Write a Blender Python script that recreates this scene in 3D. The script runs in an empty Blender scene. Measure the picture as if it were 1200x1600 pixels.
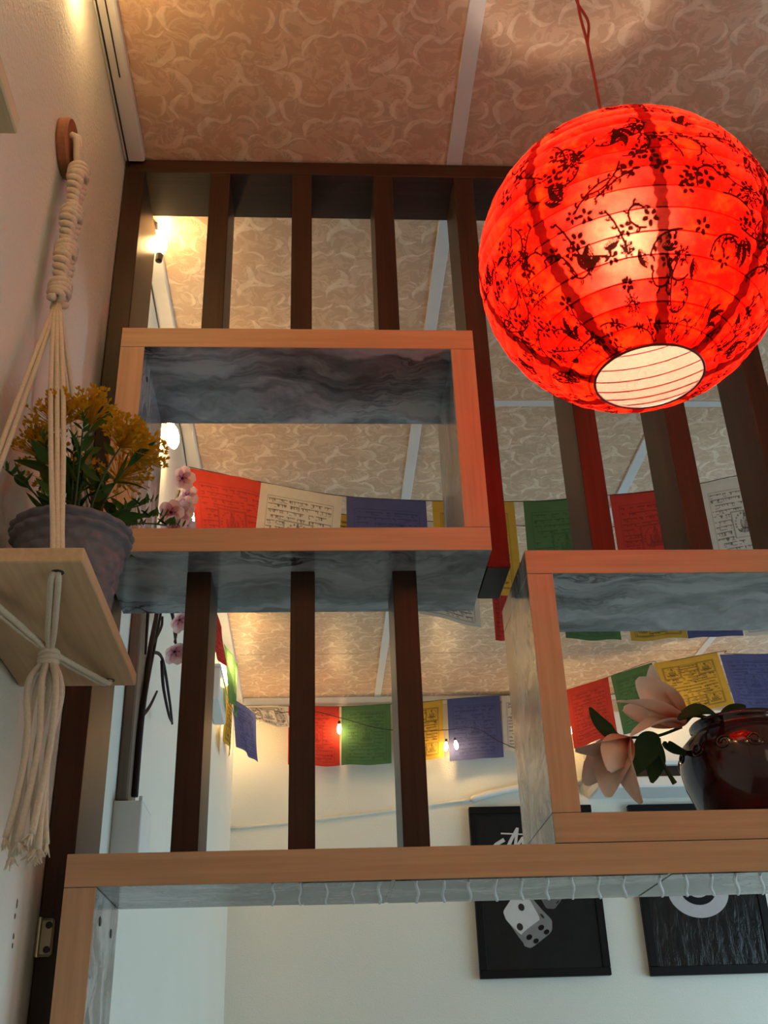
import bpy, bmesh, math, random
import numpy as np
from mathutils import Vector, Matrix

random.seed(7)
rng = np.random.default_rng(7)
S = bpy.context.scene
COL = S.collection
PI = math.pi

# ------------------------------------------------------------------ camera
PITCH, YAW, ROLL, FPX = 0.5038111, 0.0714042, -0.0368182, 1692.66
CAM = Vector((0.0, 0.0, 1.05))
f_ = Vector((math.sin(YAW) * math.cos(PITCH), math.cos(YAW) * math.cos(PITCH), math.sin(PITCH)))
r_ = Vector((math.cos(YAW), -math.sin(YAW), 0.0))
u_ = r_.cross(f_)
rr = r_ * math.cos(ROLL) + u_ * math.sin(ROLL)
uu = -r_ * math.sin(ROLL) + u_ * math.cos(ROLL)
cd = bpy.data.cameras.new('camera')
cam = bpy.data.objects.new('camera', cd)
COL.objects.link(cam)
m3 = Matrix((rr, uu, -f_)).transposed()
cam.matrix_world = Matrix.Translation(CAM) @ m3.to_4x4()
cd.sensor_fit = 'VERTICAL'
cd.sensor_height = 24.0
cd.lens = 24.0 * FPX / 1600.0
cd.clip_start = 0.02
S.camera = cam

# ------------------------------------------------------------------ world, exposure
w = bpy.data.worlds.new('world')
S.world = w
w.use_nodes = True
bgn = w.node_tree.nodes['Background']
bgn.inputs[0].default_value = (0.58, 0.86, 1.0, 1)
bgn.inputs[1].default_value = 4.3
S.view_settings.view_transform = 'Standard'
S.view_settings.look = 'None'
S.view_settings.gamma = 1.0
S.view_settings.use_curve_mapping = False
S.view_settings.exposure = 0.25
S.cycles.use_denoising = True
S.cycles.time_limit = 1150.0
S.cycles.max_bounces = 8
S.cycles.diffuse_bounces = 4
S.cycles.use_adaptive_sampling = True
S.cycles.adaptive_threshold = 0.04
S.cycles.transmission_bounces = 8
S.cycles.sample_clamp_indirect = 6.0
S.cycles.caustics_refractive = False

BULB_E = 130.0        # string-light bulb emission
LANTERN_E = 800.0    # lantern bulb emission

# daylight comes in through window openings added out of view; portals only guide the sampling
def portal(name, loc, rot, sx, sy):
    l = bpy.data.lights.new(name, 'AREA')
    l.shape = 'RECTANGLE'
    l.size, l.size_y = sx, sy
    l.cycles.is_portal = True
    o = bpy.data.objects.new(name, l)
    COL.objects.link(o)
    o.location = loc
    o.rotation_euler = rot
portal('window_portal', (1.85, -1.79, 1.45), (PI / 2, 0, 0), 1.5, 1.0)
portal('window_portal', (3.19, -0.2, 0.5), (PI / 2, 0, PI / 2), 2.4, 0.9)
portal('window_portal', (3.19, 3.05, 1.2), (PI / 2, 0, PI / 2), 2.5, 1.7)

# ------------------------------------------------------------------ helpers: nodes
class NT:
    def __init__(s, name):
        s.m = bpy.data.materials.new(name)
        s.m.use_nodes = True
        s.t = s.m.node_tree
        s.n = s.t.nodes
        s.b = s.n['Principled BSDF']
        s.out = s.n['Material Output']
    def new(s, typ, **kw):
        n = s.n.new(typ)
        for k, v in kw.items():
            setattr(n, k, v)
        return n
    def link(s, a, b):
        s.t.links.new(a, b)
    def math(s, op, a, b=None, clamp=False):
        n = s.new('ShaderNodeMath', operation=op)
        n.use_clamp = clamp
        for i, v in enumerate((a, b)):
            if v is None: continue
            if isinstance(v, (int, float)): n.inputs[i].default_value = v
            else: s.link(v, n.inputs[i])
        return n.outputs[0]
    def vmath(s, op, a, b=None, c=None):
        n = s.new('ShaderNodeVectorMath', operation=op)
        for i, v in enumerate((a, b, c)):
            if v is None: continue
            if isinstance(v, (tuple, list)): n.inputs[i].default_value = v
            else: s.link(v, n.inputs[i])
        return n
    def mix(s, fac, a, b):
        n = s.new('ShaderNodeMix', data_type='RGBA')
        for i, v in ((0, fac), (6, a), (7, b)):
            if isinstance(v, (int, float)): n.inputs[i].default_value = v
            elif isinstance(v, (tuple, list)): n.inputs[i].default_value = (*v[:3], 1)
            else: s.link(v, n.inputs[i])
        return n.outputs[2]
    def ramp(s, fac, stops):
        n = s.new('ShaderNodeValToRGB')
        e = n.color_ramp.elements
        while len(e) < len(stops): e.new(0.5)
        for el, (p, c) in zip(e, stops):
            el.position = p
            el.color = (*c[:3], 1) if isinstance(c, (tuple, list)) else (c, c, c, 1)
        s.link(fac, n.inputs[0])
        return n.outputs[0]
    def smooth(s, v, a, b):
        n = s.new('ShaderNodeMapRange', interpolation_type='SMOOTHSTEP')
        s.link(v, n.inputs[0])
        n.inputs[1].default_value = a
        n.inputs[2].default_value = b
        return n.outputs[0]
    def coord(s, scale=(1, 1, 1), kind='Object', rot=(0, 0, 0)):
        tc = s.new('ShaderNodeTexCoord')
        mp = s.new('ShaderNodeMapping')
        mp.inputs['Scale'].default_value = scale
        mp.inputs['Rotation'].default_value = rot
        s.link(tc.outputs[kind], mp.inputs[0])
        return mp.outputs[0]
    def noise(s, vec, scale=5, detail=4, rough=0.5, dist=0.0):
        n = s.new('ShaderNodeTexNoise')
        n.inputs['Scale'].default_value = scale
        n.inputs['Detail'].default_value = detail
        n.inputs['Roughness'].default_value = rough
        n.inputs['Distortion'].default_value = dist
        s.link(vec, n.inputs['Vector'])
        return n
    def bump(s, h, strength=0.3, dist=0.01):
        n = s.new('ShaderNodeBump')
        n.inputs['Strength'].default_value = strength
        n.inputs['Distance'].default_value = dist
        s.link(h, n.inputs['Height'])
        s.link(n.outputs[0], s.b.inputs['Normal'])
    def col(s, v):
        if isinstance(v, (tuple, list)): s.b.inputs['Base Color'].default_value = (*v[:3], 1)
        else: s.link(v, s.b.inputs['Base Color'])
    def set(s, rough=0.5, spec=0.5, metal=0.0, coat=0.0):
        s.b.inputs['Roughness'].default_value = rough
        s.b.inputs['Specular IOR Level'].default_value = spec
        s.b.inputs['Metallic'].default_value = metal
        s.b.inputs['Coat Weight'].default_value = coat

def simple(name, c, rough=0.5, spec=0.4, metal=0.0, var=0.12, scale=30, bump=0.0, coat=0.0):
    k = NT(name)
    k.set(rough, spec, metal, coat)
    n = k.noise(k.coord(), scale, 4)
    k.col(k.mix(n.outputs[0], tuple(x * (1 - var) for x in c), tuple(min(1, x * (1 + var)) for x in c)))
    if bump: k.bump(n.outputs[0], bump, 0.003)
    return k.m

def cloth_like(name, c, trans=0.4, rough=0.8, attr=False, ink=(0.03, 0.03, 0.04), ink_amt=0.85):
    """thin cloth / petals: diffuse with translucency"""
    k = NT(name)
    k.n.remove(k.b)
    v = k.coord()
    n = k.noise(v, 40, 3)
    colr = k.mix(n.outputs[0], tuple(x * 0.85 for x in c), tuple(min(1, x * 1.1) for x in c))
    if attr:
        a = k.new('ShaderNodeAttribute', attribute_name='ink')
        colr = k.mix(k.math('MULTIPLY', a.outputs['Fac'], ink_amt), colr, ink)
    d = k.new('ShaderNodeBsdfDiffuse')
    t = k.new('ShaderNodeBsdfTranslucent')
    mx = k.new('ShaderNodeMixShader')
    mx.inputs[0].default_value = trans
    k.link(colr, d.inputs[0]); k.link(colr, t.inputs[0])
    k.link(d.outputs[0], mx.inputs[1]); k.link(t.outputs[0], mx.inputs[2])
    k.link(mx.outputs[0], k.out.inputs[0])
    return k.m

# ------------------------------------------------------------------ materials
def wood(name, c1, c2, axis, rough=0.45, fine=1.0, coat=0.0, spec=0.35):
    k = NT(name)
    k.set(rough, spec, 0, coat)
    sc = [140 * fine] * 3
    sc[axis] = 5
    v = k.coord(tuple(sc))
    n = k.noise(v, 1.0, 5, 0.6, 0.3)
    sc2 = [16] * 3
    sc2[axis] = 1.2
    n2 = k.noise(k.coord(tuple(sc2)), 1.0, 3)
    f = k.math('ADD', k.math('MULTIPLY', n.outputs[0], 0.6), k.math('MULTIPLY', n2.outputs[0], 0.4))
    k.col(k.ramp(f, [(0.32, c1), (0.68, c2)]))
    k.bump(n.outputs[0], 0.06, 0.001)
    return k.m
LW1, LW2 = (0.42, 0.255, 0.145), (0.56, 0.36, 0.22)
M = {}
M['light_x'] = wood('beech_laminate_x', LW1, LW2, 0)
M['light_z'] = wood('beech_laminate_z', LW1, LW2, 2)
DW1, DW2 = (0.018, 0.0075, 0.004), (0.045, 0.020, 0.010)
M['dark_x'] = wood('wenge_laminate_x', DW1, DW2, 0, 0.42, 1.4, spec=0.28)
M['dark_z'] = wood('wenge_laminate_z', DW1, DW2, 2, 0.42, 1.4, spec=0.28)
M['board'] = wood('pine_board', (0.50, 0.32, 0.17), (0.68, 0.46, 0.27), 1, 0.55)
M['disc'] = wood('wooden_disc', (0.24, 0.085, 0.035), (0.34, 0.13, 0.055), 1, 0.5)
M['pole'] = wood('brown_pole', (0.12, 0.085, 0.06), (0.20, 0.15, 0.11), 2, 0.5)

def marble():
    k = NT('marble_film')
    k.set(0.16, 0.5)
    v = k.coord((1, 1, 1))
    warp = k.noise(v, 4.5, 4, 0.55)
    vv = k.vmath('MULTIPLY_ADD', warp.outputs['Color'], (0.28, 0.28, 0.28), v).outputs[0]
    mp = k.new('ShaderNodeMapping')
    mp.inputs['Scale'].default_value = (3.2, 13, 6)
    mp.inputs['Rotation'].default_value = (0.2, 0.3, 0.22)
    k.link(vv, mp.inputs[0])
    n = k.noise(mp.outputs[0], 1.0, 6, 0.6, 0.4)
    base = k.ramp(n.outputs[0], [(0.34, (0.045, 0.045, 0.050)), (0.48, (0.19, 0.19, 0.20)), (0.60, (0.40, 0.405, 0.42))])
    n2 = k.noise(mp.outputs[0], 0.75, 5, 0.62, 0.9)
    d = k.math('ABSOLUTE', k.math('SUBTRACT', n2.outputs[0], 0.5))
    vein = k.smooth(d, 0.0, 0.030)
    g = k.noise(v, 3.0, 2)
    gate = k.smooth(g.outputs[0], 0.48, 0.62)
    fac = k.math('MULTIPLY', k.math('SUBTRACT', 1.0, vein), gate)
    k.col(k.mix(fac, base, (0.035, 0.033, 0.04)))
    return k.m
M['marble'] = marble()

def wall_mat():
    k = NT('painted_plaster')
    k.set(0.55, 0.3)
    v = k.coord()
    n = k.noise(v, 160, 3, 0.6)
    n2 = k.noise(v, 2.5, 5, 0.6)
    k.col(k.mix(n2.outputs[0], (0.69, 0.685, 0.62), (0.76, 0.755, 0.69)))
    k.bump(n.outputs[0], 0.45, 0.004)
    return k.m
M['wall'] = wall_mat()
M['floor'] = simple('floor_tile', (0.17, 0.15, 0.13), 0.4, 0.4, scale=8)
M['white'] = simple('white_paint', (0.72, 0.72, 0.71), 0.4, 0.4, var=0.05)
M['strip'] = simple('white_pvc_strip', (0.62, 0.62, 0.63), 0.35, 0.4, var=0.06)
M['black'] = simple('black_plastic', (0.012, 0.012, 0.013), 0.4, 0.4)
M['metal'] = simple('brass_steel', (0.42, 0.36, 0.26), 0.35, 0.5, 0.8)
M['screw'] = simple('dark_screw', (0.03, 0.025, 0.02), 0.4, 0.5, 0.3)

def ceiling_mat():
    """printed leaf-scroll ceiling board: crescents laid out on a repeating tile"""
    k = NT('leaf_print_board')
    g = k.new('ShaderNodeNewGeometry')
    pos = g.outputs['Position']
    wn = k.noise(pos, 16, 2, 0.5)
    wv = k.vmath('MULTIPLY_ADD', wn.outputs['Color'], (0.034, 0.034, 0.0), pos).outputs[0]
    wv = k.vmath('MULTIPLY', wv, (1, 1, 0)).outputs[0]
    T = (0.196, 0.178)
    r = random.Random(21)
    # (cx, cy, r1, angle of the bite, bite offset, r2)
    arcs = []
    for cx, cy, r1, a in ((.022, .025, .030, .7), (.080, .016, .024, 2.0), (.132, .034, .036, 4.0), (.182, .062, .022, 1.3), (.050, .074, .034, 3.4), (.104, .082, .026, 5.5),
                          (.156, .104, .034, 2.7), (.012, .122, .027, 5.1), (.072, .128, .032, .9), (.118, .150, .024, 3.3), (.176, .152, .028, .1), (.040, .164, .020, 4.3),
                          (.100, .050, .016, 1.0), (.150, .066, .014, 5.0), (.036, .100, .014, 2.2), (.140, .172, .016, 4.6)):
        arcs.append((cx, cy, r1, a, r1 * 0.66, r1 * 1.20))
    tot = None
    for cx, cy, r1, a, off, r2 in arcs:
        q = k.vmath('SUBTRACT', wv, (cx, cy, 0)).outputs[0]
        wr = k.vmath('WRAP', q, (T[0] / 2, T[1] / 2, 50), (-T[0] / 2, -T[1] / 2, -50)).outputs[0]
        fl = wr
        d1 = k.vmath('LENGTH', fl).outputs['Value']
        d2 = k.vmath('LENGTH', k.vmath('SUBTRACT', fl, (off * math.cos(a), off * math.sin(a), 0)).outputs[0]).outputs['Value']
        inn = k.math('SUBTRACT', 1.0, k.smooth(d1, r1 - 0.0018, r1))
        out = k.smooth(d2, r2 - 0.001, r2 + 0.004)
        mk = k.math('MULTIPLY', inn, out)
        if r1 > 0.0335:
            sx = k.new('ShaderNodeSeparateXYZ'); k.link(fl, sx.inputs[0])
            ang = k.math('ARCTAN2', sx.outputs[1], sx.outputs[0])
            hat = k.math('GREATER_THAN', k.math('SINE', k.math('ADD', k.math('MULTIPLY', ang, 15.0), k.math('MULTIPLY', d1, 160.0))), 0.35)
            near = k.math('MULTIPLY', inn, k.smooth(d2, r2 - 0.017, r2 - 0.002))
            mk = k.math('MAXIMUM', mk, k.math('MULTIPLY', k.math('MULTIPLY', near, hat), 0.45))
        tot = mk if tot is None else k.math('MAXIMUM', tot, mk)
    mid = k.noise(wv, 26, 5, 0.65, 1.6)
    fine = k.noise(pos, 260, 2)
    midm = k.smooth(mid.outputs[0], 0.47, 0.56)
    ground = k.mix(midm, (0.55, 0.365, 0.24), (0.66, 0.465, 0.325))
    g2 = ground
    feather = k.math('MULTIPLY', tot, k.math('ADD', 0.05, k.math('MULTIPLY', mid.outputs[0], 1.2)), True)
    c = k.mix(feather, g2, (0.86, 0.69, 0.53))
    c = k.mix(k.math('MULTIPLY', fine.outputs[0], 0.25), c, (0.30, 0.24, 0.19))
    k.col(c)
    rn = k.new('ShaderNodeMapRange')
    k.link(feather, rn.inputs[0])
    rn.inputs[3].default_value = 0.42
    rn.inputs[4].default_value = 0.26
    k.link(rn.outputs[0], k.b.inputs['Roughness'])
    k.b.inputs['Specular IOR Level'].default_value = 0.45
    k.bump(k.math('ADD', feather, k.math('MULTIPLY', mid.outputs[0], 0.5)), 0.25, 0.002)
    return k.m
M['ceiling'] = ceiling_mat()

# ------------------------------------------------------------------ helpers: geometry
def V(*a): return Vector(a)

class MB:
    """collects geometry in world coordinates; build() links it as one mesh object"""
    def __init__(s): s.v = []; s.f = []; s.mi = []
    def add(s, vs, fs, mi=0):
        o = len(s.v)
        s.v += [tuple(p) for p in vs]
        s.f += [tuple(i + o for i in f) for f in fs]
        s.mi += [mi] * len(fs)
        return s
    def box(s, x0, x1, y0, y1, z0, z1, b=0.0, mi=0):
        bm = bmesh.new()
        vs = [bm.verts.new(p) for p in ((x0, y0, z0), (x1, y0, z0), (x1, y1, z0), (x0, y1, z0), (x0, y0, z1), (x1, y0, z1), (x1, y1, z1), (x0, y1, z1))]
        for f in ((0, 3, 2, 1), (4, 5, 6, 7), (0, 1, 5, 4), (1, 2, 6, 5), (2, 3, 7, 6), (3, 0, 4, 7)):
            bm.faces.new([vs[i] for i in f])
        if b > 0:
            bmesh.ops.bevel(bm, geom=bm.edges[:], offset=b, segments=1, affect='EDGES')
        bm.verts.index_update()
        s.add([v.co[:] for v in bm.verts], [[v.index for v in f.verts] for f in bm.faces], mi)
        bm.free()
        return s
    def tube(s, pts, rad, seg=8, mi=0, caps=True):
        pts = [Vector(p) for p in pts]
        n = len(pts)
        rads = rad if isinstance(rad, (list, tuple)) else [rad] * n
        prev = None
        vs = []
        for i, p in enumerate(pts):
            t = (pts[min(i + 1, n - 1)] - pts[max(i - 1, 0)])
            t = t.normalized() if t.length > 1e-9 else Vector((0, 0, 1))
            if prev is None:
                a = Vector((0, 0, 1)) if abs(t.z) < 0.9 else Vector((1, 0, 0))
                nrm = t.cross(a).normalized()
            else:
                nrm = (prev - t * prev.dot(t))
                nrm = nrm.normalized() if nrm.length > 1e-9 else t.orthogonal().normalized()
            prev = nrm
            bn = t.cross(nrm)
            for j in range(seg):
                a = 2 * PI * j / seg
                vs.append(p + (nrm * math.cos(a) + bn * math.sin(a)) * rads[i])
        fs = []
        for i in range(n - 1):
            for j in range(seg):
                k = (j + 1) % seg
                fs.append((i * seg + j, i * seg + k, (i + 1) * seg + k, (i + 1) * seg + j))
        if caps:
            fs.append(tuple(range(seg))[::-1])
            fs.append(tuple((n - 1) * seg + j for j in range(seg)))
        return s.add(vs, fs, mi)
    def lathe(s, prof, c, seg=24, axis=(0, 0, 1), mi=0):
        c = Vector(c)
        ax = Vector(axis).normalized()
        e1 = ax.orthogonal().normalized() if abs(ax.z) < 0.999 else Vector((1, 0, 0))
        e2 = ax.cross(e1)
        vs = []
        for r, h in prof:
            for j in range(seg):
                a = 2 * PI * j / seg
                vs.append(c + ax * h + (e1 * math.cos(a) + e2 * math.sin(a)) * r)
        fs = []
        for i in range(len(prof) - 1):
            for j in range(seg):
                k = (j + 1) % seg
                fs.append((i * seg + j, i * seg + k, (i + 1) * seg + k, (i + 1) * seg + j))
        fs.append(tuple(range(seg))[::-1])
        fs.append(tuple((len(prof) - 1) * seg + j for j in range(seg)))
        return s.add(vs, fs, mi)
    def surf(s, P, nu, nv, mi=0, closed_u=False):
        vs = [P(i / nu, j / nv) for j in range(nv + 1) for i in range(nu + (0 if closed_u else 1))]
        W = nu if closed_u else nu + 1
        fs = []
        for j in range(nv):
            for i in range(nu):
                k = (i + 1) % W
                fs.append((j * W + i, j * W + k, (j + 1) * W + k, (j + 1) * W + i))
        return s.add(vs, fs, mi)
    def build(s, name, mat, parent=None, smooth=False, origin=None):
        org = Vector(origin) if origin is not None else (Vector(parent.get('_o', (0, 0, 0))) if parent else Vector((0, 0, 0)))
        me = bpy.data.meshes.new(name)
        me.from_pydata([(p[0] - org.x, p[1] - org.y, p[2] - org.z) for p in s.v], [], s.f)
        for mm in (mat if isinstance(mat, (list, tuple)) else [mat]):
            me.materials.append(mm)
        if any(s.mi): me.polygons.foreach_set('material_index', s.mi)
        if smooth: me.polygons.foreach_set('use_smooth', [True] * len(s.f))
        me.update()
        o = bpy.data.objects.new(name, me)
        COL.objects.link(o)
        if parent:
            o.parent = parent
            if origin is None and '_o' in parent: o['_o'] = parent['_o']
        else:
            o.location = org
            o['_o'] = tuple(org)
        return o

def thing(name, label, cat, org, group=None):
    o = bpy.data.objects.new(name, None)
    o.empty_display_size = 0.05
    COL.objects.link(o)
    o.location = org
    o['_o'] = tuple(org)
    o['label'] = label
    o['category'] = cat
    if group: o['group'] = group
    return o
def tag(o, label, cat, group=None):
    o['label'] = label; o['category'] = cat
    if group: o['group'] = group
    return o
def struct(o):
    o['kind'] = 'structure'
    return o
def inst(mesh_name, me, mat4, parent):
    o = bpy.data.objects.new(mesh_name, me)
    COL.objects.link(o)
    o.parent = parent
    o['_o'] = parent['_o']
    o.matrix_basis = mat4
    return o
def bez(p0, p1, p2, n):
    p0, p1, p2 = Vector(p0), Vector(p1), Vector(p2)
    return [p0 * (1 - t) ** 2 + p1 * 2 * t * (1 - t) + p2 * t * t for t in [i / n for i in range(n + 1)]]
def spline(pts, n=8):
    """Catmull-Rom through the points"""
    P = [Vector(p) for p in pts]
    P = [P[0] * 2 - P[1]] + P + [P[-1] * 2 - P[-2]]
    out = []
    for i in range(1, len(P) - 2):
        a, b, c, d = P[i - 1], P[i], P[i + 1], P[i + 2]
        for k in range(n):
            t = k / n
            out.append(0.5 * ((2 * b) + (c - a) * t + (2 * a - 5 * b + 4 * c - d) * t * t + (3 * b - a - 3 * c + d) * t ** 3))
    out.append(P[-2])
    return out

# ================================================================== THE ROOM
XL, XR, YB, YF, ZC = -0.36, 3.2, 4.62, -1.8, 2.655
o = struct(MB().box(XL - 0.12, XR + 0.12, YF - 0.12, YB + 0.12, -0.1, 0.0).build('floor', M['floor']))
wl = struct(MB().box(XL - 0.12, XL, YF - 0.12, YB + 0.12, 0, 2.76).build('wall_left', M['wall']))
wb = struct(MB().box(XL, XR, YB, YB + 0.12, 0, 2.76).build('wall_back', M['wall']))
# right wall with a far-room window and an added low one, front wall with an added opening
b = MB()
b.box(XR, XR + 0.12, YF - 0.12, -1.4, 0, 2.76).box(XR, XR + 0.12, -1.4, 1.0, 0, 0.05).box(XR, XR + 0.12, -1.4, 1.0, 0.95, 2.76).box(XR, XR + 0.12, 1.0, 1.8, 0, 2.76).box(XR, XR + 0.12, 4.3, YB + 0.12, 0, 2.76)
b.box(XR, XR + 0.12, 1.8, 4.3, 0, 0.35).box(XR, XR + 0.12, 1.8, 4.3, 2.05, 2.76)
wr_ = struct(b.build('wall_right', M['wall']))
b = MB()
b.box(XL, 1.1, YF - 0.12, YF, 0, 2.76).box(2.6, XR, YF - 0.12, YF, 0, 2.76)
b.box(1.1, 2.6, YF - 0.12, YF, 0, 0.95).box(1.1, 2.6, YF - 0.12, YF, 1.95, 2.76)
wf = struct(b.build('wall_front', M['wall']))
b = MB()
for y0, y1 in ((1.8, 1.85), (3.025, 3.075), (4.25, 4.3)): b.box(XR + 0.02, XR + 0.08, y0, y1, 0.35, 2.05)
b.box(XR + 0.02, XR + 0.08, 1.85, 4.25, 0.35, 0.40).box(XR + 0.02, XR + 0.08, 1.85, 4.25, 2.0, 2.05)
struct(b.build('window_1', M['white']))
b = MB()
for y0, y1 in ((-1.4, -1.35), (-0.225, -0.175), (0.95, 1.0)): b.box(XR + 0.02, XR + 0.08, y0, y1, 0.05, 0.95)
b.box(XR + 0.02, XR + 0.08, -1.35, 0.95, 0.05, 0.10).box(XR + 0.02, XR + 0.08, -1.35, 0.95, 0.90, 0.95)
w3 = struct(b.build('window_added_3', M['white']))  # unseen low window, added to light the near left wall
b = MB()
for x0, x1 in ((1.1, 1.15), (1.825, 1.875), (2.55, 2.6)): b.box(x0, x1, YF - 0.08, YF - 0.02, 0.95, 1.95)
b.box(1.15, 2.55, YF - 0.08, YF - 0.02, 0.95, 1.0).box(1.15, 2.55, YF - 0.08, YF - 0.02, 1.90, 1.95)
w2 = struct(b.build('window_added_2', M['white']))  # unseen front window, added for daylight on the near side
def tint(name, c):
    k = NT(name)
    k.n.remove(k.b)
    t = k.new('ShaderNodeBsdfTransparent'); t.inputs[0].default_value = (*c, 1)
    g = k.new('ShaderNodeBsdfGlossy'); g.inputs['Roughness'].default_value = 0.05
    mx = k.new('ShaderNodeMixShader'); mx.inputs[0].default_value = 0.04
    k.link(t.outputs[0], mx.inputs[1]); k.link(g.outputs[0], mx.inputs[2]); k.link(mx.outputs[0], k.out.inputs[0])
    return k.m
M['front_light_tint'] = tint('front_light_tint_glass', (0.72, 0.52, 0.40))  # pane tints added to warm the daylight from the near openings
M['near_light_tint'] = tint('near_light_tint_glass', (1.0, 0.88, 0.80))
for x0, x1 in ((1.15, 1.825), (1.875, 2.55)):
    MB().box(x0, x1, YF - 0.055, YF - 0.049, 1.0, 1.90).build('pane', M['front_light_tint'], w2)
for y0, y1 in ((-1.35, -0.225), (-0.175, 0.95)):
    MB().box(XR + 0.047, XR + 0.053, y0, y1, 0.10, 0.90).build('pane', M['near_light_tint'], w3)

ceil = struct(MB().box(XL - 0.12, XR + 0.12, YF - 0.12, YB + 0.12, ZC + 0.012, ZC + 0.10).build('ceiling', M['white']))
xs = [(-0.345, 0.262), (0.275, 0.912), (0.928, 1.566), (1.582, 2.22), (2.236, 2.87), (2.886, 3.2)]
ys = [(YF, -1.18), (-1.176, 0.57), (0.574, 2.316), (2.320, 4.078), (4.082, YB)]
for (x0, x1) in xs:
    for (y0, y1) in ys:
        MB().box(x0, x1, y0, y1, ZC, ZC + 0.011, 0.0015).build('ceiling_panel', M['ceiling'], ceil)
for i, x in enumerate((0.2545, 0.905, 1.559, 2.213, 2.863)):
    MB().box(x, x + 0.0285, YF, YB - 0.028, ZC - 0.0045, ZC + 0.001, 0.001).build('joint_strip', M['strip'], ceil)
for y in (2.302,):
    for x0, x1 in ((-0.32, 0.2543), (0.2832, 0.9048), (0.9337, 1.5588), (1.5877, 2.2128), (2.242, 2.8628)):
        MB().box(x0, x1, y, y + 0.026, ZC - 0.0035, ZC + 0.001, 0.001).build('joint_strip', M['strip'], ceil)
struct(MB().box(XL, -0.322, YF, 1.495, ZC - 0.022, ZC, 0.003).build('trim_1', M['strip']))
struct(MB().box(XL, -0.322, 1.675, YB, ZC - 0.022, ZC, 0.003).build('trim_2', M['strip']))
struct(MB().box(-0.322, XR, YB - 0.028, YB, ZC - 0.03, ZC, 0.003).build('trim_3', M['white']))
# small chips in the plaster beside the hinge
M['chip'] = simple('plaster_chip', (0.16, 0.12, 0.09), 0.9, 0.1)
for (y, z, h) in ((1.388, 1.281, 0.014), (1.386, 1.266, 0.010), (1.391, 1.244, 0.009), (1.392, 1.234, 0.007)):
    n = 9
    c = [(XL + 0.0003, y + 0.0042 * math.cos(2 * PI * i / n) * random.uniform(0.5, 1.1), z + h * 0.5 * math.sin(2 * PI * i / n) * random.uniform(0.6, 1.1)) for i in range(n)]
    d = [(XL - 0.004, p[1], p[2]) for p in c]
    MB().add(c + d, [tuple(range(n))] + [(i, i + n, (i + 1) % n + n, (i + 1) % n) for i in range(n)]).build('plaster_chip', M['chip'], wl)

# ================================================================== PARTITION
FY, BY = 1.432, 1.658          # front / back of the box units
SY0, SY1 = 1.500, 1.617        # slats
scr = thing('slat_screen', 'dark brown wooden slat screen reaching the ceiling, with box shelves set in it', 'screen', (-0.34, 1.56, 0.0))
MB().box(XL + 0.002, 2.2, SY0, SY1, 2.6145, 2.6470, 0.0012).build('top_beam', M['dark_x'], scr)
MB().box(XL + 0.002, -0.3215, SY0, 1.668, 0.0, 2.6143, 0.0012).build('post', M['dark_z'], scr)
for x in (-0.198, -0.044, 0.110):
    MB().box(x, x + 0.0368, SY0, SY1, 2.1895, 2.6143, 0.001).build('slat', M['dark_z'], scr)
MB().box(0.2645, 0.301, SY0, SY1, 1.780, 2.6143, 0.001).build('slat', M['dark_z'], scr)
for x in (0.434, 0.591, 0.746, 0.901, 1.056):
    MB().box(x, x + 0.0372, SY0, SY1, 1.7765, 2.6143, 0.001).build('slat', M['dark_z'], scr)
for x in (-0.196, -0.039, 0.117):
    MB().box(x, x + 0.0366, SY0, SY1, 1.3465, 1.7755, 0.001).build('slat', M['dark_z'], scr)
hg = MB().box(-0.3565, -0.3365, SY0 - 0.0035, SY0, 1.2335, 1.2800, 0.0035).build('hinge', M['metal'], scr)
hg['label'] = 'small steel hinge plate'
MB().tube([(-0.3562, SY0 - 0.003, 1.233), (-0.3562, SY0 - 0.003, 1.281)], 0.0035, 10).build('hinge_knuckle', M['metal'], hg)
for z in (1.2420, 1.2715):
    MB().lathe([(0.0046, 0), (0.004, 0.0016), (0.0015, 0.002)], (-0.344, SY0 - 0.0034, z), 14, (0, -1, 0)).build('screw', M['screw'], hg)

def board_unit(root, name, x0, x1, y0, y1, z0, z1, t_axis, edge='x'):
    """marble-film board with a light wood front edge band"""
    bd = MB().box(x0, x1, y0 + 0.0015, y1, z0, z1, 0.0006).build(name, M['marble'], root)
    MB().box(x0, x1, y0, y0 + 0.0014, z0, z1, 0.0004).build('edge_band', M['light_' + edge], bd)
    return bd
TH = 0.0385
def box_unit(root, x0, x1, z0, z1, y0, y1, div=()):
    board_unit(root, 'top_board', x0, x1, y0, y1, z1 - TH, z1, 2)
    board_unit(root, 'bottom_board', x0, x1, y0, y1, z0, z0 + TH, 2)
    g = 0.0007
    board_unit(root, 'side_board', x0, x0 + TH, y0, y1, z0 + TH + g, z1 - TH - g, 0, 'z')
    board_unit(root, 'side_board', x1 - TH, x1, y0, y1, z0 + TH + g, z1 - TH - g, 0, 'z')
ub = thing('box_shelf', 'upper open box shelf of beech edges and grey marble film, framing the red flag', 'shelf', (-0.03, 1.545, 1.7765))
box_unit(ub, -0.3170, 0.2620, 1.7765, 2.1890, FY, BY)
rb = thing('box_shelf', 'lower right open box shelf of beech edges holding the dark red jar', 'shelf', (0.75, 1.545, 1.3475))
box_unit(rb, 0.3110, 1.15, 1.3475, 1.7755, FY, BY)
lf = thing('doorway_frame', 'wide beech and marble-film frame under both box shelves, open below', 'frame', (-0.296, 1.515, 0.0))
LFB = 1.606
board_unit(lf, 'top_board', -0.3160, 2.2, FY, LFB, 1.3060, 1.3465, 2)
board_unit(lf, 'side_board', -0.3160, -0.2760, FY, LFB, 0.0, 1.3053, 0, 'z')
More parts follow.
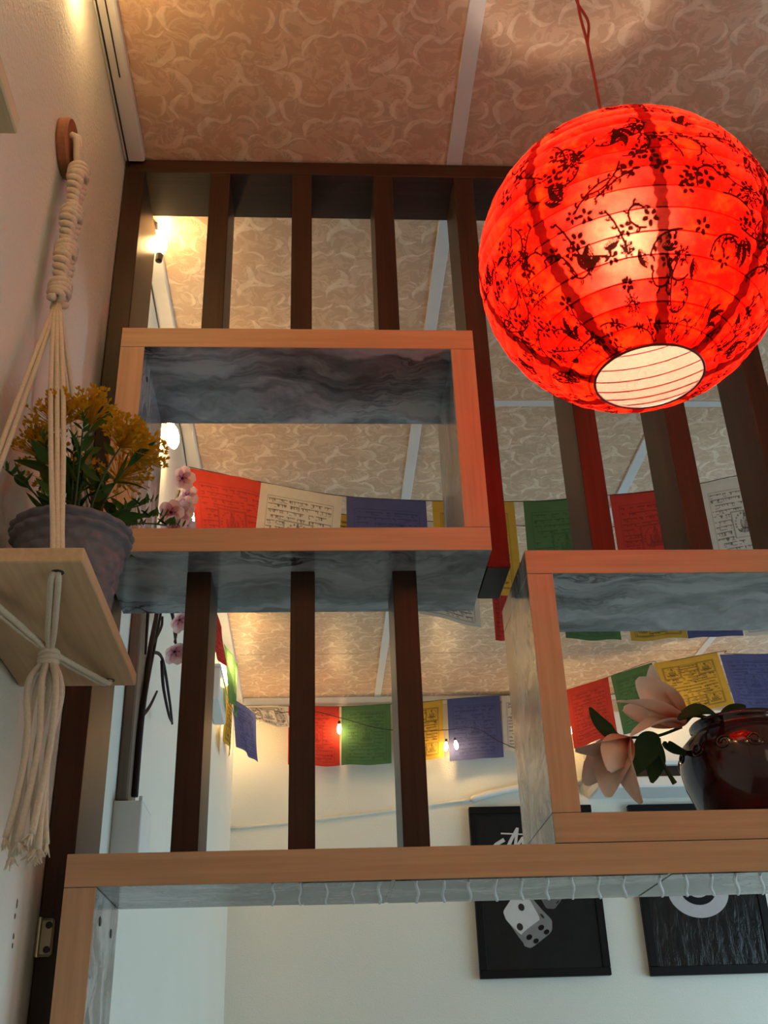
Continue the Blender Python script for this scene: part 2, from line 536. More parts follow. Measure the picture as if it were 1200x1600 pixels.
board_unit(lf, 'side_board', 2.16, 2.2, FY, LFB, 0.0, 1.3053, 0, 'z')
for z, y in ((1.271, 1.476), (1.268, 1.56)):
    MB().lathe([(0.0060, 0), (0.0055, 0.0012), (0.002, 0.0006)], (-0.2761, y, z), 14, (1, 0, 0)).build('screw', M['screw'], lf)
MB().lathe([(0.0050, 0), (0.0045, 0.0012), (0.002, 0.0006)], (-0.2786, 1.478, 2.118), 14, (1, 0, 0)).build('screw', M['screw'], ub)
M['film_edge'] = simple('pale_film_edge', (0.55, 0.57, 0.61), 0.25, 0.5)
# wrinkled film ribs on the underside of the frame's top board
x = -0.055
k = 0
while x < 0.66:
    amp = 0.0015
    ph = random.uniform(0, 6)
    pts = []
    for i in range(13):
        t = i / 12
        y = FY + 0.006 + t * (LFB - FY - 0.010)
        pts.append((x * (1 + 0.112 * t) + amp * math.sin(t * 7 + ph), y, 1.3054))
    rad = 0.0016 if k < 4 else 0.0026
    MB().tube(pts, rad, 6).build('film_wrinkle', M['film_edge'], lf, True)
    x += 0.0335 * (1.45 if k in (4, 13) else 1.0)
    k += 1
# seamed film pieces along the underside, each a hair lower than the board
xe = [(-0.02 + 0.001, 0.095), (0.1, 0.455), (0.46, 0.9)]
for a, b_ in xe:
    MB().box(a, b_, FY + 0.004, LFB - 0.001, 1.3050, 1.3061, 0.0005).build('film_sheet', M['marble'], lf)

# ================================================================== RED PAPER LANTERN
LC = Vector((0.4165, 1.085, 2.028))
LR = 0.1990
NWIRE = 18
lan = thing('paper_lantern', 'round red printed paper lantern glowing from within, hung from the ceiling', 'lantern', (LC.x, LC.y, LC.z))
BOT, TOP = 0.068, 0.062
lat0 = -math.acos(BOT / LR)
lat1 = math.acos(TOP / LR)

def paint_lantern(W, H):
    """ink canvas: flowers, leaves and curls of the printed paper (0 = paper, 1 = ink)"""
    img = np.zeros((H, W), np.float32)
    px = LR * 2 * PI / W       # metres per pixel at the equator
    def region(cx, cy, rad):
        R = int(rad / px) + 3
        x = np.arange(int(cx / px) - R, int(cx / px) + R + 1)
        y = np.arange(int(cy / px) - R, int(cy / px) + R + 1)
        y = y[(y >= 0) & (y < H)]
        if len(y) == 0: return None
        X, Y = np.meshgrid(x * px - cx, y * px - cy)
        return x % W, y, X, Y
    def put(x, y, m):
        sub = img[np.ix_(y, x)]
        img[np.ix_(y, x)] = np.maximum(sub, np.clip(m, 0, 1))
    def aa(d, wd=px * 0.8): return np.clip(0.5 - d / wd, 0, 1)
    def daisy(cx, cy, R, n=11, rot=0):
        q = region(cx, cy, R * 1.2)
        if q is None: return
        x, y, X, Y = q
        r = np.hypot(X, Y); a = np.arctan2(Y, X) + rot
        edge = R * (0.82 + 0.18 * np.cos(n * a))
        streak = (np.cos(n * 2 * a) > -0.25 - 0.8 * (1 - r / R)).astype(float)
        m = aa(r - edge) * streak * (r > R * 0.22)
        m = np.maximum(m * (0.95 - 0.35 * r / R), aa(np.abs(r - edge) - px * 0.35) * 0.7)
        put(x, y, m)
    def five(cx, cy, R, rot=0):
        for i in range(5):
            a = rot + i * 2 * PI / 5
            qx, qy = cx + R * 0.62 * math.cos(a), cy + R * 0.62 * math.sin(a)
            q = region(qx, qy, R * 0.6)
            if q is None: continue
            x, y, X, Y = q
            u = X * math.cos(a) + Y * math.sin(a); v = -X * math.sin(a) + Y * math.cos(a)
            put(x, y, aa((np.sqrt((u / (R * .36)) ** 2 + (v / (R * .24)) ** 2) - 1) * R * .24) * 0.75)
    def leaf(cx, cy, L, a, fill=1.0):
        q = region(cx, cy, L)
        if q is None: return
        x, y, X, Y = q
        u = X * math.cos(a) + Y * math.sin(a); v = -X * math.sin(a) + Y * math.cos(a)
        wd = 0.26 * L * np.clip(1 - (u / (L * .5)) ** 2, 0, 1)
        hatch = (np.sin((u + np.abs(v) * 1.2) / L * 42) > -0.1).astype(float)
        m = aa(np.abs(v) - wd) * (np.abs(u) < L * .5) * np.where(v > 0, 1.0, hatch * 0.8) * fill
        put(x, y, m)
    def curve(pts, wd, val=0.75):
        for a, b in zip(pts[:-1], pts[1:]):
            n = max(2, int(math.hypot(b[0] - a[0], b[1] - a[1]) / px * 1.6))
            for i in range(n):
                t = i / n
                q = region(a[0] + (b[0] - a[0]) * t, a[1] + (b[1] - a[1]) * t, wd * 2)
                if q is None: continue
                x, y, X, Y = q
                put(x, y, aa(np.hypot(X, Y) - wd) * val)
    r = random.Random(4)
    Wm, Hm = W * px, H * px
    tile = Wm / 16
    for i in range(16):
        for j in range(int(Hm / tile) + 1):
            cx = (i + 0.5 + r.uniform(-.28, .28)) * tile
            cy = (j + 0.5 + r.uniform(-.28, .28)) * tile
            kind = (i + 2 * j) % 5
            rot = r.uniform(0, 6)
            if kind == 0: daisy(cx, cy, r.uniform(.014, .019), r.choice((9, 10, 12)), rot)
            elif kind in (1, 3):
                a = r.choice((1.2, 1.6, 2.0, -1.3, 0.7))
                for s_, l in ((0, .034), (0.55, .026), (-0.55, .026)):
                    leaf(cx + .010 * math.cos(a + s_ * 2), cy + .012 * math.sin(a + s_ * 2), l, a + s_, 1.0 if s_ == 0 else .85)
            elif kind == 2:
                daisy(cx, cy, r.uniform(.010, .013), 7, rot)
                leaf(cx + .02, cy - .014, .026, rot)
                leaf(cx - .02, cy + .010, .024, rot + 1.4, .8)
            else:
                five(cx, cy, .013, rot); five(cx + .026, cy + .016, .011, rot + 1)
            for _ in range(3):
                five(cx + r.uniform(-.04, .04), cy + r.uniform(-.04, .04), r.uniform(.008, .012), r.uniform(0, 6))
            for _ in range(3):
                # thin stem with tiny leaves and a curl
                sx, sy = cx + r.uniform(-.03, .03), cy + r.uniform(-.03, .03)
                a = r.uniform(0, 6); kq = r.uniform(-1, 1) * 45
                pts = [(sx, sy)]
                for q in range(14):
                    a += kq * 0.004 * (1 + q * .12)
                    pts.append((pts[-1][0] + .0042 * math.cos(a), pts[-1][1] + .0042 * math.sin(a)))
                    if q % 3 == 1:
                        leaf(pts[-1][0] + .004 * math.cos(a + 1.2), pts[-1][1] + .004 * math.sin(a + 1.2), .010, a + .8, .75)
                curve(pts, .00115, 1.0)
    return img

def lantern_mat():
    k = NT('red_printed_paper')
    k.n.remove(k.b)
    v = k.coord()
    ink = k.new('ShaderNodeAttribute', attribute_name='ink')
    seam = k.new('ShaderNodeAttribute', attribute_name='seam')
    n = k.noise(v, 38, 5, 0.65)
    n2 = k.noise(v, 9, 4, 0.6)
    n3 = k.noise(v, 120, 3, 0.7)
    mott = k.math('ADD', k.math('ADD', k.math('MULTIPLY', n.outputs[0], 0.42), k.math('MULTIPLY', n2.outputs[0], 0.28)), k.math('MULTIPLY', n3.outputs[0], 0.30))
    inkf = k.math('MULTIPLY', ink.outputs['Fac'], 1.7, True)
    red = k.ramp(mott, [(0.39, (0.11, 0.0002, 0.0001)), (0.49, (0.50, 0.0008, 0.0002)), (0.62, (0.95, 0.0085, 0.0006))])
    red = k.mix(k.math('MULTIPLY', seam.outputs['Fac'], 0.97), red, (0.018, 0.0002, 0.0002))
    red = k.mix(k.math('MULTIPLY', inkf, 0.99), red, (0.0015, 0.0003, 0.0002))
    d = k.new('ShaderNodeBsdfDiffuse')
    k.link(k.mix(k.math('MAXIMUM', inkf, seam.outputs['Fac']), (0.50, 0.012, 0.008), (0.05, 0.004, 0.003)), d.inputs[0])
    t = k.new('ShaderNodeBsdfTranslucent'); k.link(red, t.inputs[0])
    rf = k.new('ShaderNodeBsdfRefraction')
    k.link(k.mix(k.math('MULTIPLY', inkf, 0.99), k.mix(k.math('MULTIPLY', seam.outputs['Fac'], 0.9), (0.9, 0.23, 0.14), (0.05, 0.003, 0.002)), (0.004, 0.001, 0.001)), rf.inputs[0])
    rf.inputs['Roughness'].default_value = 0.8
    rf.inputs['IOR'].default_value = 1.25
    a1 = k.new('ShaderNodeMixShader'); a1.inputs[0].default_value = 0.014
    k.link(t.outputs[0], a1.inputs[1]); k.link(rf.outputs[0], a1.inputs[2])
    a2 = k.new('ShaderNodeMixShader'); a2.inputs[0].default_value = 0.20
    k.link(a1.outputs[0], a2.inputs[1]); k.link(d.outputs[0], a2.inputs[2])
    k.link(a2.outputs[0], k.out.inputs[0])
    return k.m
M['lantern'] = lantern_mat()
def lining_mat():
    """thin pale tissue inside the red paper: part diffuse, part see-through"""
    k = NT('pale_tissue_lining')
    k.n.remove(k.b)
    n = k.noise(k.coord(), 30, 4, 0.6)
    d = k.new('ShaderNodeBsdfDiffuse')
    k.link(k.mix(n.outputs[0], (0.84, 0.52, 0.40), (0.90, 0.62, 0.50)), d.inputs[0])
    t = k.new('ShaderNodeBsdfTransparent')
    mx = k.new('ShaderNodeMixShader'); mx.inputs[0].default_value = 0.085
    k.link(t.outputs[0], mx.inputs[1]); k.link(d.outputs[0], mx.inputs[2])
    k.link(mx.outputs[0], k.out.inputs[0])
    return k.m
M['lining'] = lining_mat()
M['lantern_wire'] = simple('dark_red_wire', (0.10, 0.012, 0.008), 0.5)
NG, GU, GV = 8, 128, 460
canvas = paint_lantern(NG * GU, int(NG * GU * (lat1 - lat0) / (2 * PI)))
SEAM0 = math.atan2(-LC.y, -LC.x) + 0.27     # one seam faces roughly the room's left front
for g in range(NG):
    lon = SEAM0 + (np.arange(GU + 1) / GU + g) * 2 * PI / NG
    lat = lat0 + np.arange(GV + 1) / GV * (lat1 - lat0)
    LO, LA = np.meshgrid(lon, lat)
    # paper sags a little between the wires and puckers at the seams; wires wind as a shallow spiral
    wire = ((LA - lat0) / (lat1 - lat0) * NWIRE + (LO - SEAM0) / (2 * PI)) % 1.0
    uu_ = np.arange(GU + 1)[None, :] / GU
    seamd = np.minimum(uu_, 1 - uu_) * (2 * PI / NG) * LR * np.cos(LA)
    bulge = 0.0021 * np.sin(PI * wire) ** 0.7
    cr = 0.0005 * np.sin(LO * 23 + 3 * np.sin(LA * 9)) * np.sin(LA * 27 + 2 * np.sin(LO * 7))
    R = LR - 0.0018 + bulge + cr
    X = R * np.cos(LA) * np.cos(LO); Y = R * np.cos(LA) * np.sin(LO); Z = R * np.sin(LA)
    vs = np.stack([X, Y, Z], -1).reshape(-1, 3)
    W1 = GU + 1
    i, j = np.meshgrid(np.arange(GU), np.arange(GV))
    q = (j * W1 + i).ravel()
    fs = np.stack([q, q + 1, q + 1 + W1, q + W1], -1)
    me = bpy.data.meshes.new('paper_gore')
    me.from_pydata(vs.tolist(), [], fs.tolist())
    me.polygons.foreach_set('use_smooth', [True] * len(fs))
    me.materials.append(M['lantern'])
    ci = (np.arange(GU + 1) + g * GU) % canvas.shape[1]
    cj = np.clip((np.arange(GV + 1) / GV * (canvas.shape[0] - 1)).astype(int), 0, canvas.shape[0] - 1)
    at = me.attributes.new('ink', 'FLOAT', 'POINT')
    at.data.foreach_set('value', canvas[np.ix_(cj, ci)].ravel())
    at = me.attributes.new('seam', 'FLOAT', 'POINT')
    wob = 0.0082 + 0.0012 * np.sin(LA * 40 + g) + 0.0008 * np.sin(LA * 97 + 2 * g)
    at.data.foreach_set('value', np.clip((wob - seamd) / 0.0012, 0, 1).astype(np.float32).ravel())
    o = bpy.data.objects.new('paper_gore', me)
    COL.objects.link(o); o.parent = lan; o['_o'] = lan['_o']
# pale inner lining
def lin(u, v):
    la = lat0 + v * (lat1 - lat0)
    wv_ = (v * NWIRE + u) % 1.0
    R = LR - 0.0045 + 0.0012 * math.sin(PI * wv_)
    return LC + Vector((R * math.cos(la) * math.cos(SEAM0 + u * 2 * PI), R * math.cos(la) * math.sin(SEAM0 + u * 2 * PI), R * math.sin(la)))
MB().surf(lin, 64, 90, closed_u=True).build('paper_lining', M['lining'], lan, True)
# spiral wire inside
pts = []
for i in range(NWIRE * 48 + 1):
    s_ = i / 48
    lo = SEAM0 - 2 * PI * s_
    la = lat0 + (s_ / NWIRE) * (lat1 - lat0)
    R = LR - 0.0052
    pts.append(LC + Vector((R * math.cos(la) * math.cos(lo), R * math.cos(la) * math.sin(lo), R * math.sin(la))))
MB().tube(pts, 0.0010, 5).build('rib_wire', M['lantern_wire'], lan)
def ring(c, R, r, n=48, seg=8):
    p = [(c[0] + R * math.cos(2 * PI * i / n), c[1] + R * math.sin(2 * PI * i / n), c[2]) for i in range(n + 1)]
    return MB().tube(p, r, seg, caps=False)
ring((LC.x, LC.y, LC.z + LR * math.sin(lat0)), BOT - 0.0005, 0.0017).build('rim_ring', M['lantern_wire'], lan, True)
ring((LC.x, LC.y, LC.z + LR * math.sin(lat1)), TOP, 0.0017).build('rim_ring', M['lantern_wire'], lan, True)
zt = LC.z + LR * math.sin(lat1)
M['red_cord'] = simple('red_cord', (0.36, 0.02, 0.012), 0.6)
MB().tube([(LC.x - TOP, LC.y, zt), (LC.x, LC.y, zt + 0.012), (LC.x + TOP, LC.y, zt)], 0.0014, 6).build('top_hanger', M['metal'], lan)
cp = [Vector((LC.x, LC.y, LC.z + 0.126)), Vector((LC.x + 0.001, LC.y, zt + 0.03)), Vector((LC.x, LC.y, 2.45)), Vector((LC.x - 0.004, LC.y, 2.55)), Vector((LC.x + 0.002, LC.y, ZC))]
MB().tube(spline(cp, 8), 0.0024, 8).build('cord', M['red_cord'], lan, True)
cp = [Vector((LC.x, LC.y, 2.47)), Vector((LC.x + 0.007, LC.y, 2.52)), Vector((LC.x - 0.005, LC.y, 2.57)), Vector((LC.x + 0.004, LC.y, 2.62)), Vector((LC.x + 0.001, LC.y, ZC))]
MB().tube(spline(cp, 8), 0.0022, 8).build('cord', M['red_cord'], lan, True)
MB().lathe([(0.010, 0.060), (0.016, 0.050), (0.018, 0.020), (0.026, 0.012), (0.0265, 0.004), (0.013, 0.0), (0.013, -0.004)], (LC.x, LC.y, LC.z + 0.068), 16).build('socket', M['white'], lan, True)  # skirt flared to keep the bulb's light off the ceiling
def emis(name, c, s):
    k = NT(name)
    k.n.remove(k.b)
    e = k.new('ShaderNodeEmission')
    e.inputs[0].default_value = (*c, 1)
    e.inputs[1].default_value = s
    k.link(e.outputs[0], k.out.inputs[0])
    return k.m
M['lbulb'] = emis('lantern_bulb_glow', (1.0, 0.78, 0.55), LANTERN_E)
prof = [(0.0005, -0.030)] + [(0.028 * math.sin(a), -0.002 - 0.028 * math.cos(a)) for a in np.linspace(0.15, 2.3, 10)] + [(0.0125, 0.030)]
MB().lathe(prof, (LC.x, LC.y, LC.z + 0.036), 20).build('bulb', M['lbulb'], lan, True)

# ================================================================== PRAYER FLAGS
FC = {'red': (0.52, 0.055, 0.04), 'green': (0.085, 0.18, 0.08), 'blue': (0.085, 0.10, 0.25), 'yellow': (0.55, 0.35, 0.06), 'white': (0.66, 0.62, 0.58)}
FM = {}
for n_, c_ in FC.items():
    FM[n_] = cloth_like('flag_' + n_, c_, 0.38, attr=True, ink=(0.02, 0.02, 0.03) if n_ != 'blue' else (0.012, 0.014, 0.06), ink_amt={'white': .9, 'yellow': .85, 'blue': .5, 'green': .45, 'red': .55}[n_])
M['string'] = simple('thin_black_string', (0.02, 0.02, 0.022), 0.7)

def paint_flag(nx, ny, kind, seed):
    """block-printed page: border, rows of script, a seated figure in a square"""
    r = np.random.default_rng(seed)
    img = np.zeros((ny + 1, nx + 1), np.float32)     # row 0 = top
    mx, my = int(nx * .10), int(ny * .13)
    x0, x1, y0, y1 = mx, nx - mx, my, ny - int(ny * .07)
    img[y0, x0:x1] = .55; img[y1, x0:x1] = .55
    img[y0:y1, x0] = .45; img[y0:y1, x1] = .45
    rows = 13 if kind != 'yellow' else 15
    ph = (y1 - y0) / (rows + .4)
    for k in range(rows):
        yy = y0 + (k + .45) * ph
        a = int(round(yy)); h = max(2, int(ph * .62))
        x = x0 + 2
        while x < x1 - 2:
            wd = int(r.integers(1, 3 + nx // 60))
            if r.random() < .84:
                e = min(x + wd, x1 - 2)
                img[a, x:e + 1] = np.maximum(img[a, x:e + 1], .95)
                for c in range(x, e + 1):
                    d = int(r.integers(0, h + 1))
                    if r.random() < .55: img[a:min(a + d, y1), c] = np.maximum(img[a:min(a + d, y1), c], .85)
                if r.random() < .25: img[min(a + h, y1 - 1), x:e + 1] = .75
            x += wd + 1
    Yg, Xg = np.mgrid[0:ny + 1, 0:nx + 1]
    def figure(cx, cy, s):
        X = (Xg - cx) / s; Y = (Yg - cy) / s
        img[(np.abs(X) < 1.05) & (np.abs(Y) < 1.05)] = 0
        fr = (np.abs(np.maximum(np.abs(X), np.abs(Y)) - 1.0) < 0.6 / s * 1.2)
        halo = np.hypot(X, (Y + .05) / 1.0)
        ringm = (np.abs(halo - .82) < .06) & (Y < .55) & (np.sin(np.arctan2(Y, X) * 22) > -.3)
        head = np.hypot(X, Y + .42) < .20
        body = (np.abs(X) < .18 + .28 * np.clip(Y + .25, 0, .6)) & (Y > -.25) & (Y < .38)
        arms = (np.abs(np.abs(X) - .42 + .25 * np.abs(Y)) < .08) & (np.abs(Y) < .35)
        legs = ((X / .72) ** 2 + ((Y - .48) / .2) ** 2 < 1)
        crown = (np.abs(X) < .12 + .0 * Y) & (Y > -.78) & (Y < -.55)
        m = ringm * .8 + head * .6 + body * .7 + arms * .8 + legs * .75 + crown * .9
        line = (np.sin(X * 26 + Y * 9) > .55) * .35
        img[:] = np.maximum(img, np.clip(np.where(m > 0, m - line, 0), 0, 1))
        img[fr] = np.maximum(img[fr], .6)
    if kind == 'yellow':
        for cx, cy in ((.24, .24), (.76, .24), (.24, .82), (.76, .82)): figure(cx * nx, cy * ny, nx * .12)
    else:
        figure(.5 * nx, .52 * ny, nx * .17)
    return img

def flag(root, colour, P0, P1, h, seed, nx=70, ny=84, swing=(0, 0), amp=0.008, hem=True, vis=None, sag=0.0):
    """cloth page between two points of the cord; swing = shift of the lower edge (x, y)"""
    P0, P1 = Vector(P0), Vector(P1)
    r = random.Random(seed)
    d = (P1 - P0)
    nrm = Vector((-d.y, d.x, 0)).normalized()
    p1, p2, p3 = r.uniform(0, 6), r.uniform(0, 6), r.uniform(0, 6)
    vs = []
    for j in range(ny + 1):
        v = j / ny
        for i in range(nx + 1):
            u = i / nx
            p = P0 + d * u
            p = p + Vector((swing[0] * v, swing[1] * v, -h * v - sag * math.sin(PI * u) * (1 - v)))
            am = amp * (0.25 + v)
            p = p + nrm * (am * math.sin(u * 5.2 + p1 + v * 1.3) + am * .45 * math.sin(u * 11 + p2 - v * 3)) + Vector((0, 0, am * .35 * math.sin(u * 6 + p3) * v))
            vs.append(p)
    fs = [(j * (nx + 1) + i, j * (nx + 1) + i + 1, (j + 1) * (nx + 1) + i + 1, (j + 1) * (nx + 1) + i) for j in range(ny) for i in range(nx)]
    m = MB().add(vs, fs)
    o = m.build('flag', FM[colour], root, True)
    at = o.data.attributes.new('ink', 'FLOAT', 'POINT')
    at.data.foreach_set('value', paint_flag(nx, ny, colour, seed).ravel())
    o['label'] = colour + ' printed cloth flag'
    return o
def flag_string(label, pts, group='strings of prayer flags'):
    root = thing('prayer_flag_string', label, 'flags', pts[0], group)
    MB().tube(spline(pts, 8), 0.0011, 6).build('cord', M['string'], root)
    return root
def interp(tab, x):
    return float(np.interp(x, [a for a, _ in tab], [b for _, b in tab]))

# string hung across just behind the screen
Z1 = [(-0.345, 2.572), (-0.129, 2.520), (0.069, 2.481), (0.291, 2.466), (0.532, 2.463), (0.68, 2.469), (0.787, 2.482), (0.938, 2.497), (1.054, 2.520), (1.207, 2.552), (1.7, 2.625)]
Y1 = 2.50
s1 = flag_string('large prayer flags strung across just behind the screen, starting with a glowing red one', [(a, Y1, z) for a, z in Z1])
def zz(x): return interp(Z1, x) - 0.001
H1 = 0.275
flag(s1, 'red', (-0.336, Y1, zz(-.336)), (-0.130, Y1, zz(-.13)), H1, 3, 84, 100, (0.030, 0.03), 0.014)
for i, (c, a, b_) in enumerate((('white', -0.146, 0.070), ('blue', 0.080, 0.292), ('yellow', 0.308, 0.528), ('green', 0.553, 0.770), ('red', 0.790, 1.010), ('white', 1.040, 1.262), ('blue', 1.29, 1.5))):
    flag(s1, c, (a, Y1, zz(a)), (b_, Y1, zz(b_)), H1, 11 + i, 120 if c == 'white' else 84, 142 if c == 'white' else 100, ((-0.022, 0.0, 0.0, -0.004, 0, 0, 0.01)[i], 0.0), 0.004)
Z1b = [(-0.345, 2.555), (-0.1, 2.535), (0.15, 2.505), (0.5, 2.478), (0.9, 2.47)]
s1b = flag_string('second string close behind the first flags, mostly hidden, with slivers of green and yellow', [(a, 2.66, z) for a, z in Z1b])
for i, (c, a, b_) in enumerate((('green', -0.255, -0.050), ('yellow', -0.035, 0.172), ('white', 0.205, 0.415))):
    flag(s1b, c, (a, 2.66, interp(Z1b, a)), (b_, 2.66, interp(Z1b, b_)), 0.20, 31 + i, 40, 50, (0, 0), 0.004)
# lower small string seen under the boxes
Z2 = [(0.14, 2.53), (0.30, 2.468), (0.46, 2.430), (0.62, 2.400), (0.78, 2.386), (0.95, 2.386), (1.13, 2.394), (1.30, 2.402), (1.5, 2.42)]
Y2 = 2.80
s2 = flag_string('small prayer flags hanging low, their lower edges seen through the jar shelf', [(a, Y2, z) for a, z in Z2])
for i, (c, a, b_) in enumerate((('white', 0.290, 0.462), ('red', 0.500, 0.556), ('green', 0.698, 0.856), ('yellow', 0.884, 1.046), ('blue', 1.050, 1.212), ('white', 1.216, 1.38))):
    flag(s2, c, (a, Y2, interp(Z2, a)), (b_, Y2, interp(Z2, b_)), 0.203 if i != 1 else 0.232, 51 + i, 56, 66, (0.0, 0.0), 0.004)
# back-wall string
Y3 = 4.54
Z3 = [(-0.335, 2.602), (-0.1, 2.597), (0.10, 2.592), (0.32, 2.600), (0.47, 2.607), (0.57, 2.618), (0.80, 2.632), (0.9, 2.632)]
s3 = flag_string('prayer flags strung along the top of the back wall above the framed pictures', [(a, Y3, z) for a, z in Z3])
def z3(x): return interp(Z3, x)
flag(s3, 'white', (-0.315, Y3, z3(-.3)), (-0.128, Y3, z3(-.128)), 0.095, 71, 50, 30, (0.03, -0.02), 0.012)
for i, (c, a, b_) in enumerate((('red', -0.122, 0.098), ('green', 0.108, 0.322), ('yellow', 0.345, 0.553), ('blue', 0.572, 0.806), ('white', 0.815, 1.02))):
    flag(s3, c, (a, Y3, z3(a)), (b_, Y3, z3(b_)), (0.26, 0.262, 0.26, 0.275, 0.25)[i], 75 + i, 60, 72, ((0, -0.004, -0.012, -0.006, -0.01)[i], 0), 0.005)
pts = [(0.98, 4.36, 2.555), (1.21, 4.20, 2.59), (1.36, 4.10, 2.615), (1.40, 4.07, 2.60), (1.62, 3.98, 2.610), (1.64, 3.98, 2.600), (1.86, 3.98, 2.600), (2.1, 3.96, 2.64)]
s3b = flag_string('prayer flags slanting towards the ceiling behind the lily, lit yellow by a bulb', pts)
flag(s3b, 'red', (1.045, 4.30, 2.570), (1.205, 4.20, 2.588), 0.25, 91, 60, 72, (0.005, 0), 0.006)
flag(s3b, 'green', (1.215, 4.195, 2.590), (1.365, 4.10, 2.612), 0.25, 92, 60, 72, (0.02, 0), 0.006)
flag(s3b, 'yellow', (1.365, 4.08, 2.600), (1.600, 3.99, 2.612), 0.225, 93, 60, 72, (0.03, 0), 0.008)
flag(s3b, 'blue', (1.61, 3.99, 2.600), (1.83, 3.98, 2.598), 0.228, 94, 60, 72, (0.02, 0), 0.006)
# flags along the left wall, seen almost edge-on
pts = [(-0.345, 2.95, 2.50), (-0.335, 3.25, 2.46), (-0.33, 3.62, 2.485), (-0.325, 3.9, 2.48), (-0.32, 4.2, 2.50), (-0.335, 4.5, 2.56)]
s4 = flag_string('short row of prayer flags along the left wall, seen edge-on beside glowing bulbs', pts)
flag(s4, 'red', (-0.318, 3.12, 2.46), (-0.312, 3.33, 2.46), 0.13, 95, 40, 40, (0.004, 0.03), 0.01)
flag(s4, 'green', (-0.318, 3.52, 2.478), (-0.285, 3.72, 2.478), 0.20, 96, 40, 48, (0.018, 0.05), 0.012)
flag(s4, 'yellow', (-0.325, 3.78, 2.47), (-0.318, 3.98, 2.47), 0.26, 97, 40, 48, (0.0, 0.0), 0.006)
flag(s4, 'blue', (-0.330, 4.12, 2.49), (-0.245, 4.26, 2.47), 0.20, 98, 40, 48, (0.02, 0.0), 0.008)

# ================================================================== STRING LIGHTS
M['bulb'] = emis('warm_bulb_glow', (1.0, 0.62, 0.24), BULB_E)
def light_string(label, wire, bulbs):
    root = thing('string_lights', label, 'string lights', wire[0], 'bulb strings')
    MB().tube(spline(wire, 6), 0.0016, 6).build('wire', M['black'], root)
    for (p, d, s_) in bulbs:
        d = Vector(d).normalized()
        p = Vector(p)
        pr_ = [(0.006, -0.026), (0.007, -0.020), (0.0115, -0.008), (0.0125, 0.004), (0.0095, 0.018), (0.0045, 0.026), (0.0008, 0.029)]
        bo = MB().lathe([(a * s_, h * s_) for a, h in pr_], p, 12, d).build('bulb', M['bulb'], root, True)
        MB().lathe([(0.0035 * s_, -0.048 * s_), (0.0075 * s_, -0.046 * s_), (0.008 * s_, -0.0262 * s_)], p, 10, d).build('socket', M['black'], bo)
    return root
light_string('warm string lights running along the left wall under the ceiling trim',
    [(-0.352, 0.2, 2.628), (-0.352, 1.0, 2.628), (-0.352, 1.49, 2.628), (-0.352, 1.69, 2.626), (-0.352, 2.05, 2.60), (-0.35, 2.40, 2.61), (-0.348, 2.62, 2.57), (-0.35, 3.2, 2.55), (-0.35, 3.66, 2.52), (-0.35, 4.0, 2.55), (-0.35, 4.45, 2.53), (-0.345, 4.57, 2.55)],
    [((-0.325, 0.20, 2.56), (0.2, 0, -1), 1.0), ((-0.325, 0.62, 2.56), (0.2, 0, -1), 1.0), ((-0.325, 1.035, 2.555), (0.2, 0, -1), 1.0), ((-0.3155, 1.700, 2.613), (0.05, 0.1, 1), 0.95), ((-0.332, 2.128, 2.43), (0.2, 0, -1), 1.3),  # first two bulbs added out of view to warm the near ceiling
     ((-0.335, 2.62, 2.487), (0.1, 0, -1), 0.65), ((-0.325, 3.60, 2.432), (0.1, 0, -1), 1.1), ((-0.318, 3.72, 2.425), (0.3, 0, -1), 1.2), ((-0.325, 4.36, 2.455), (0.1, 0, -1), 0.8), ((-0.31, 4.44, 2.465), (0.4, 0, -1), 0.8)])
light_string('warm string lights looped across the back wall among the flags',
    [(-0.33, 4.57, 2.56), (-0.05, 4.50, 2.56), (0.096, 4.50, 2.53), (0.25, 4.49, 2.48), (0.40, 4.49, 2.46), (0.56, 4.49, 2.465), (0.68, 4.49, 2.47), (0.80, 4.49, 2.40), (0.95, 4.49, 2.36), (1.10, 4.43, 2.50), (1.25, 4.37, 2.57), (1.55, 4.26, 2.55), (1.9, 4.28, 2.60)],
    [((0.096, 4.497, 2.478), (0, 0, -1), 0.75), ((0.548, 4.49, 2.392), (-0.1, 0, -1), 0.7), ((0.592, 4.49, 2.398), (0.1, 0, -1), 0.68), ((1.094, 4.46, 2.450), (0, 0, -1), 0.85), ((1.52, 4.22, 2.46), (0, 0, -1), 0.85)])
light_string('warm string lights added out of view to light the near side of the screen',
    [(-0.345, 0.10, 2.60), (0.2, 0.0, 2.46), (0.7, -0.1, 2.40), (1.3, -0.1, 2.40), (1.9, -0.1, 2.42), (3.1, 0.0, 2.62)],  # unseen extra string, put in to brighten the near room
    [((0.2, 0.0, 2.41), (0, 0, -1), 1.0), ((0.7, -0.1, 2.35), (0, 0, -1), 1.0), ((1.3, -0.1, 2.35), (0, 0, -1), 1.0), ((1.9, -0.1, 2.37), (0, 0, -1), 1.0)])
# black cable clipped under the trim
b = MB()
b.tube([(-0.3565, -0.5, 2.640), (-0.3565, 1.495, 2.640)], 0.0024, 6)
tag(b.build('cable', M['black'], None, origin=(-0.3565, 0.5, 2.64)), 'black cable along the left wall under the ceiling trim', 'cable')
b = MB().tube([(-0.338, 1.0, 2.6305), (-0.338, 1.30, 2.6305)], 0.0012, 6)
tag(b.build('cable', M['black'], None, origin=(-0.338, 1.1, 2.6305)), 'thin short dark cable lying along the ceiling trim', 'cable')

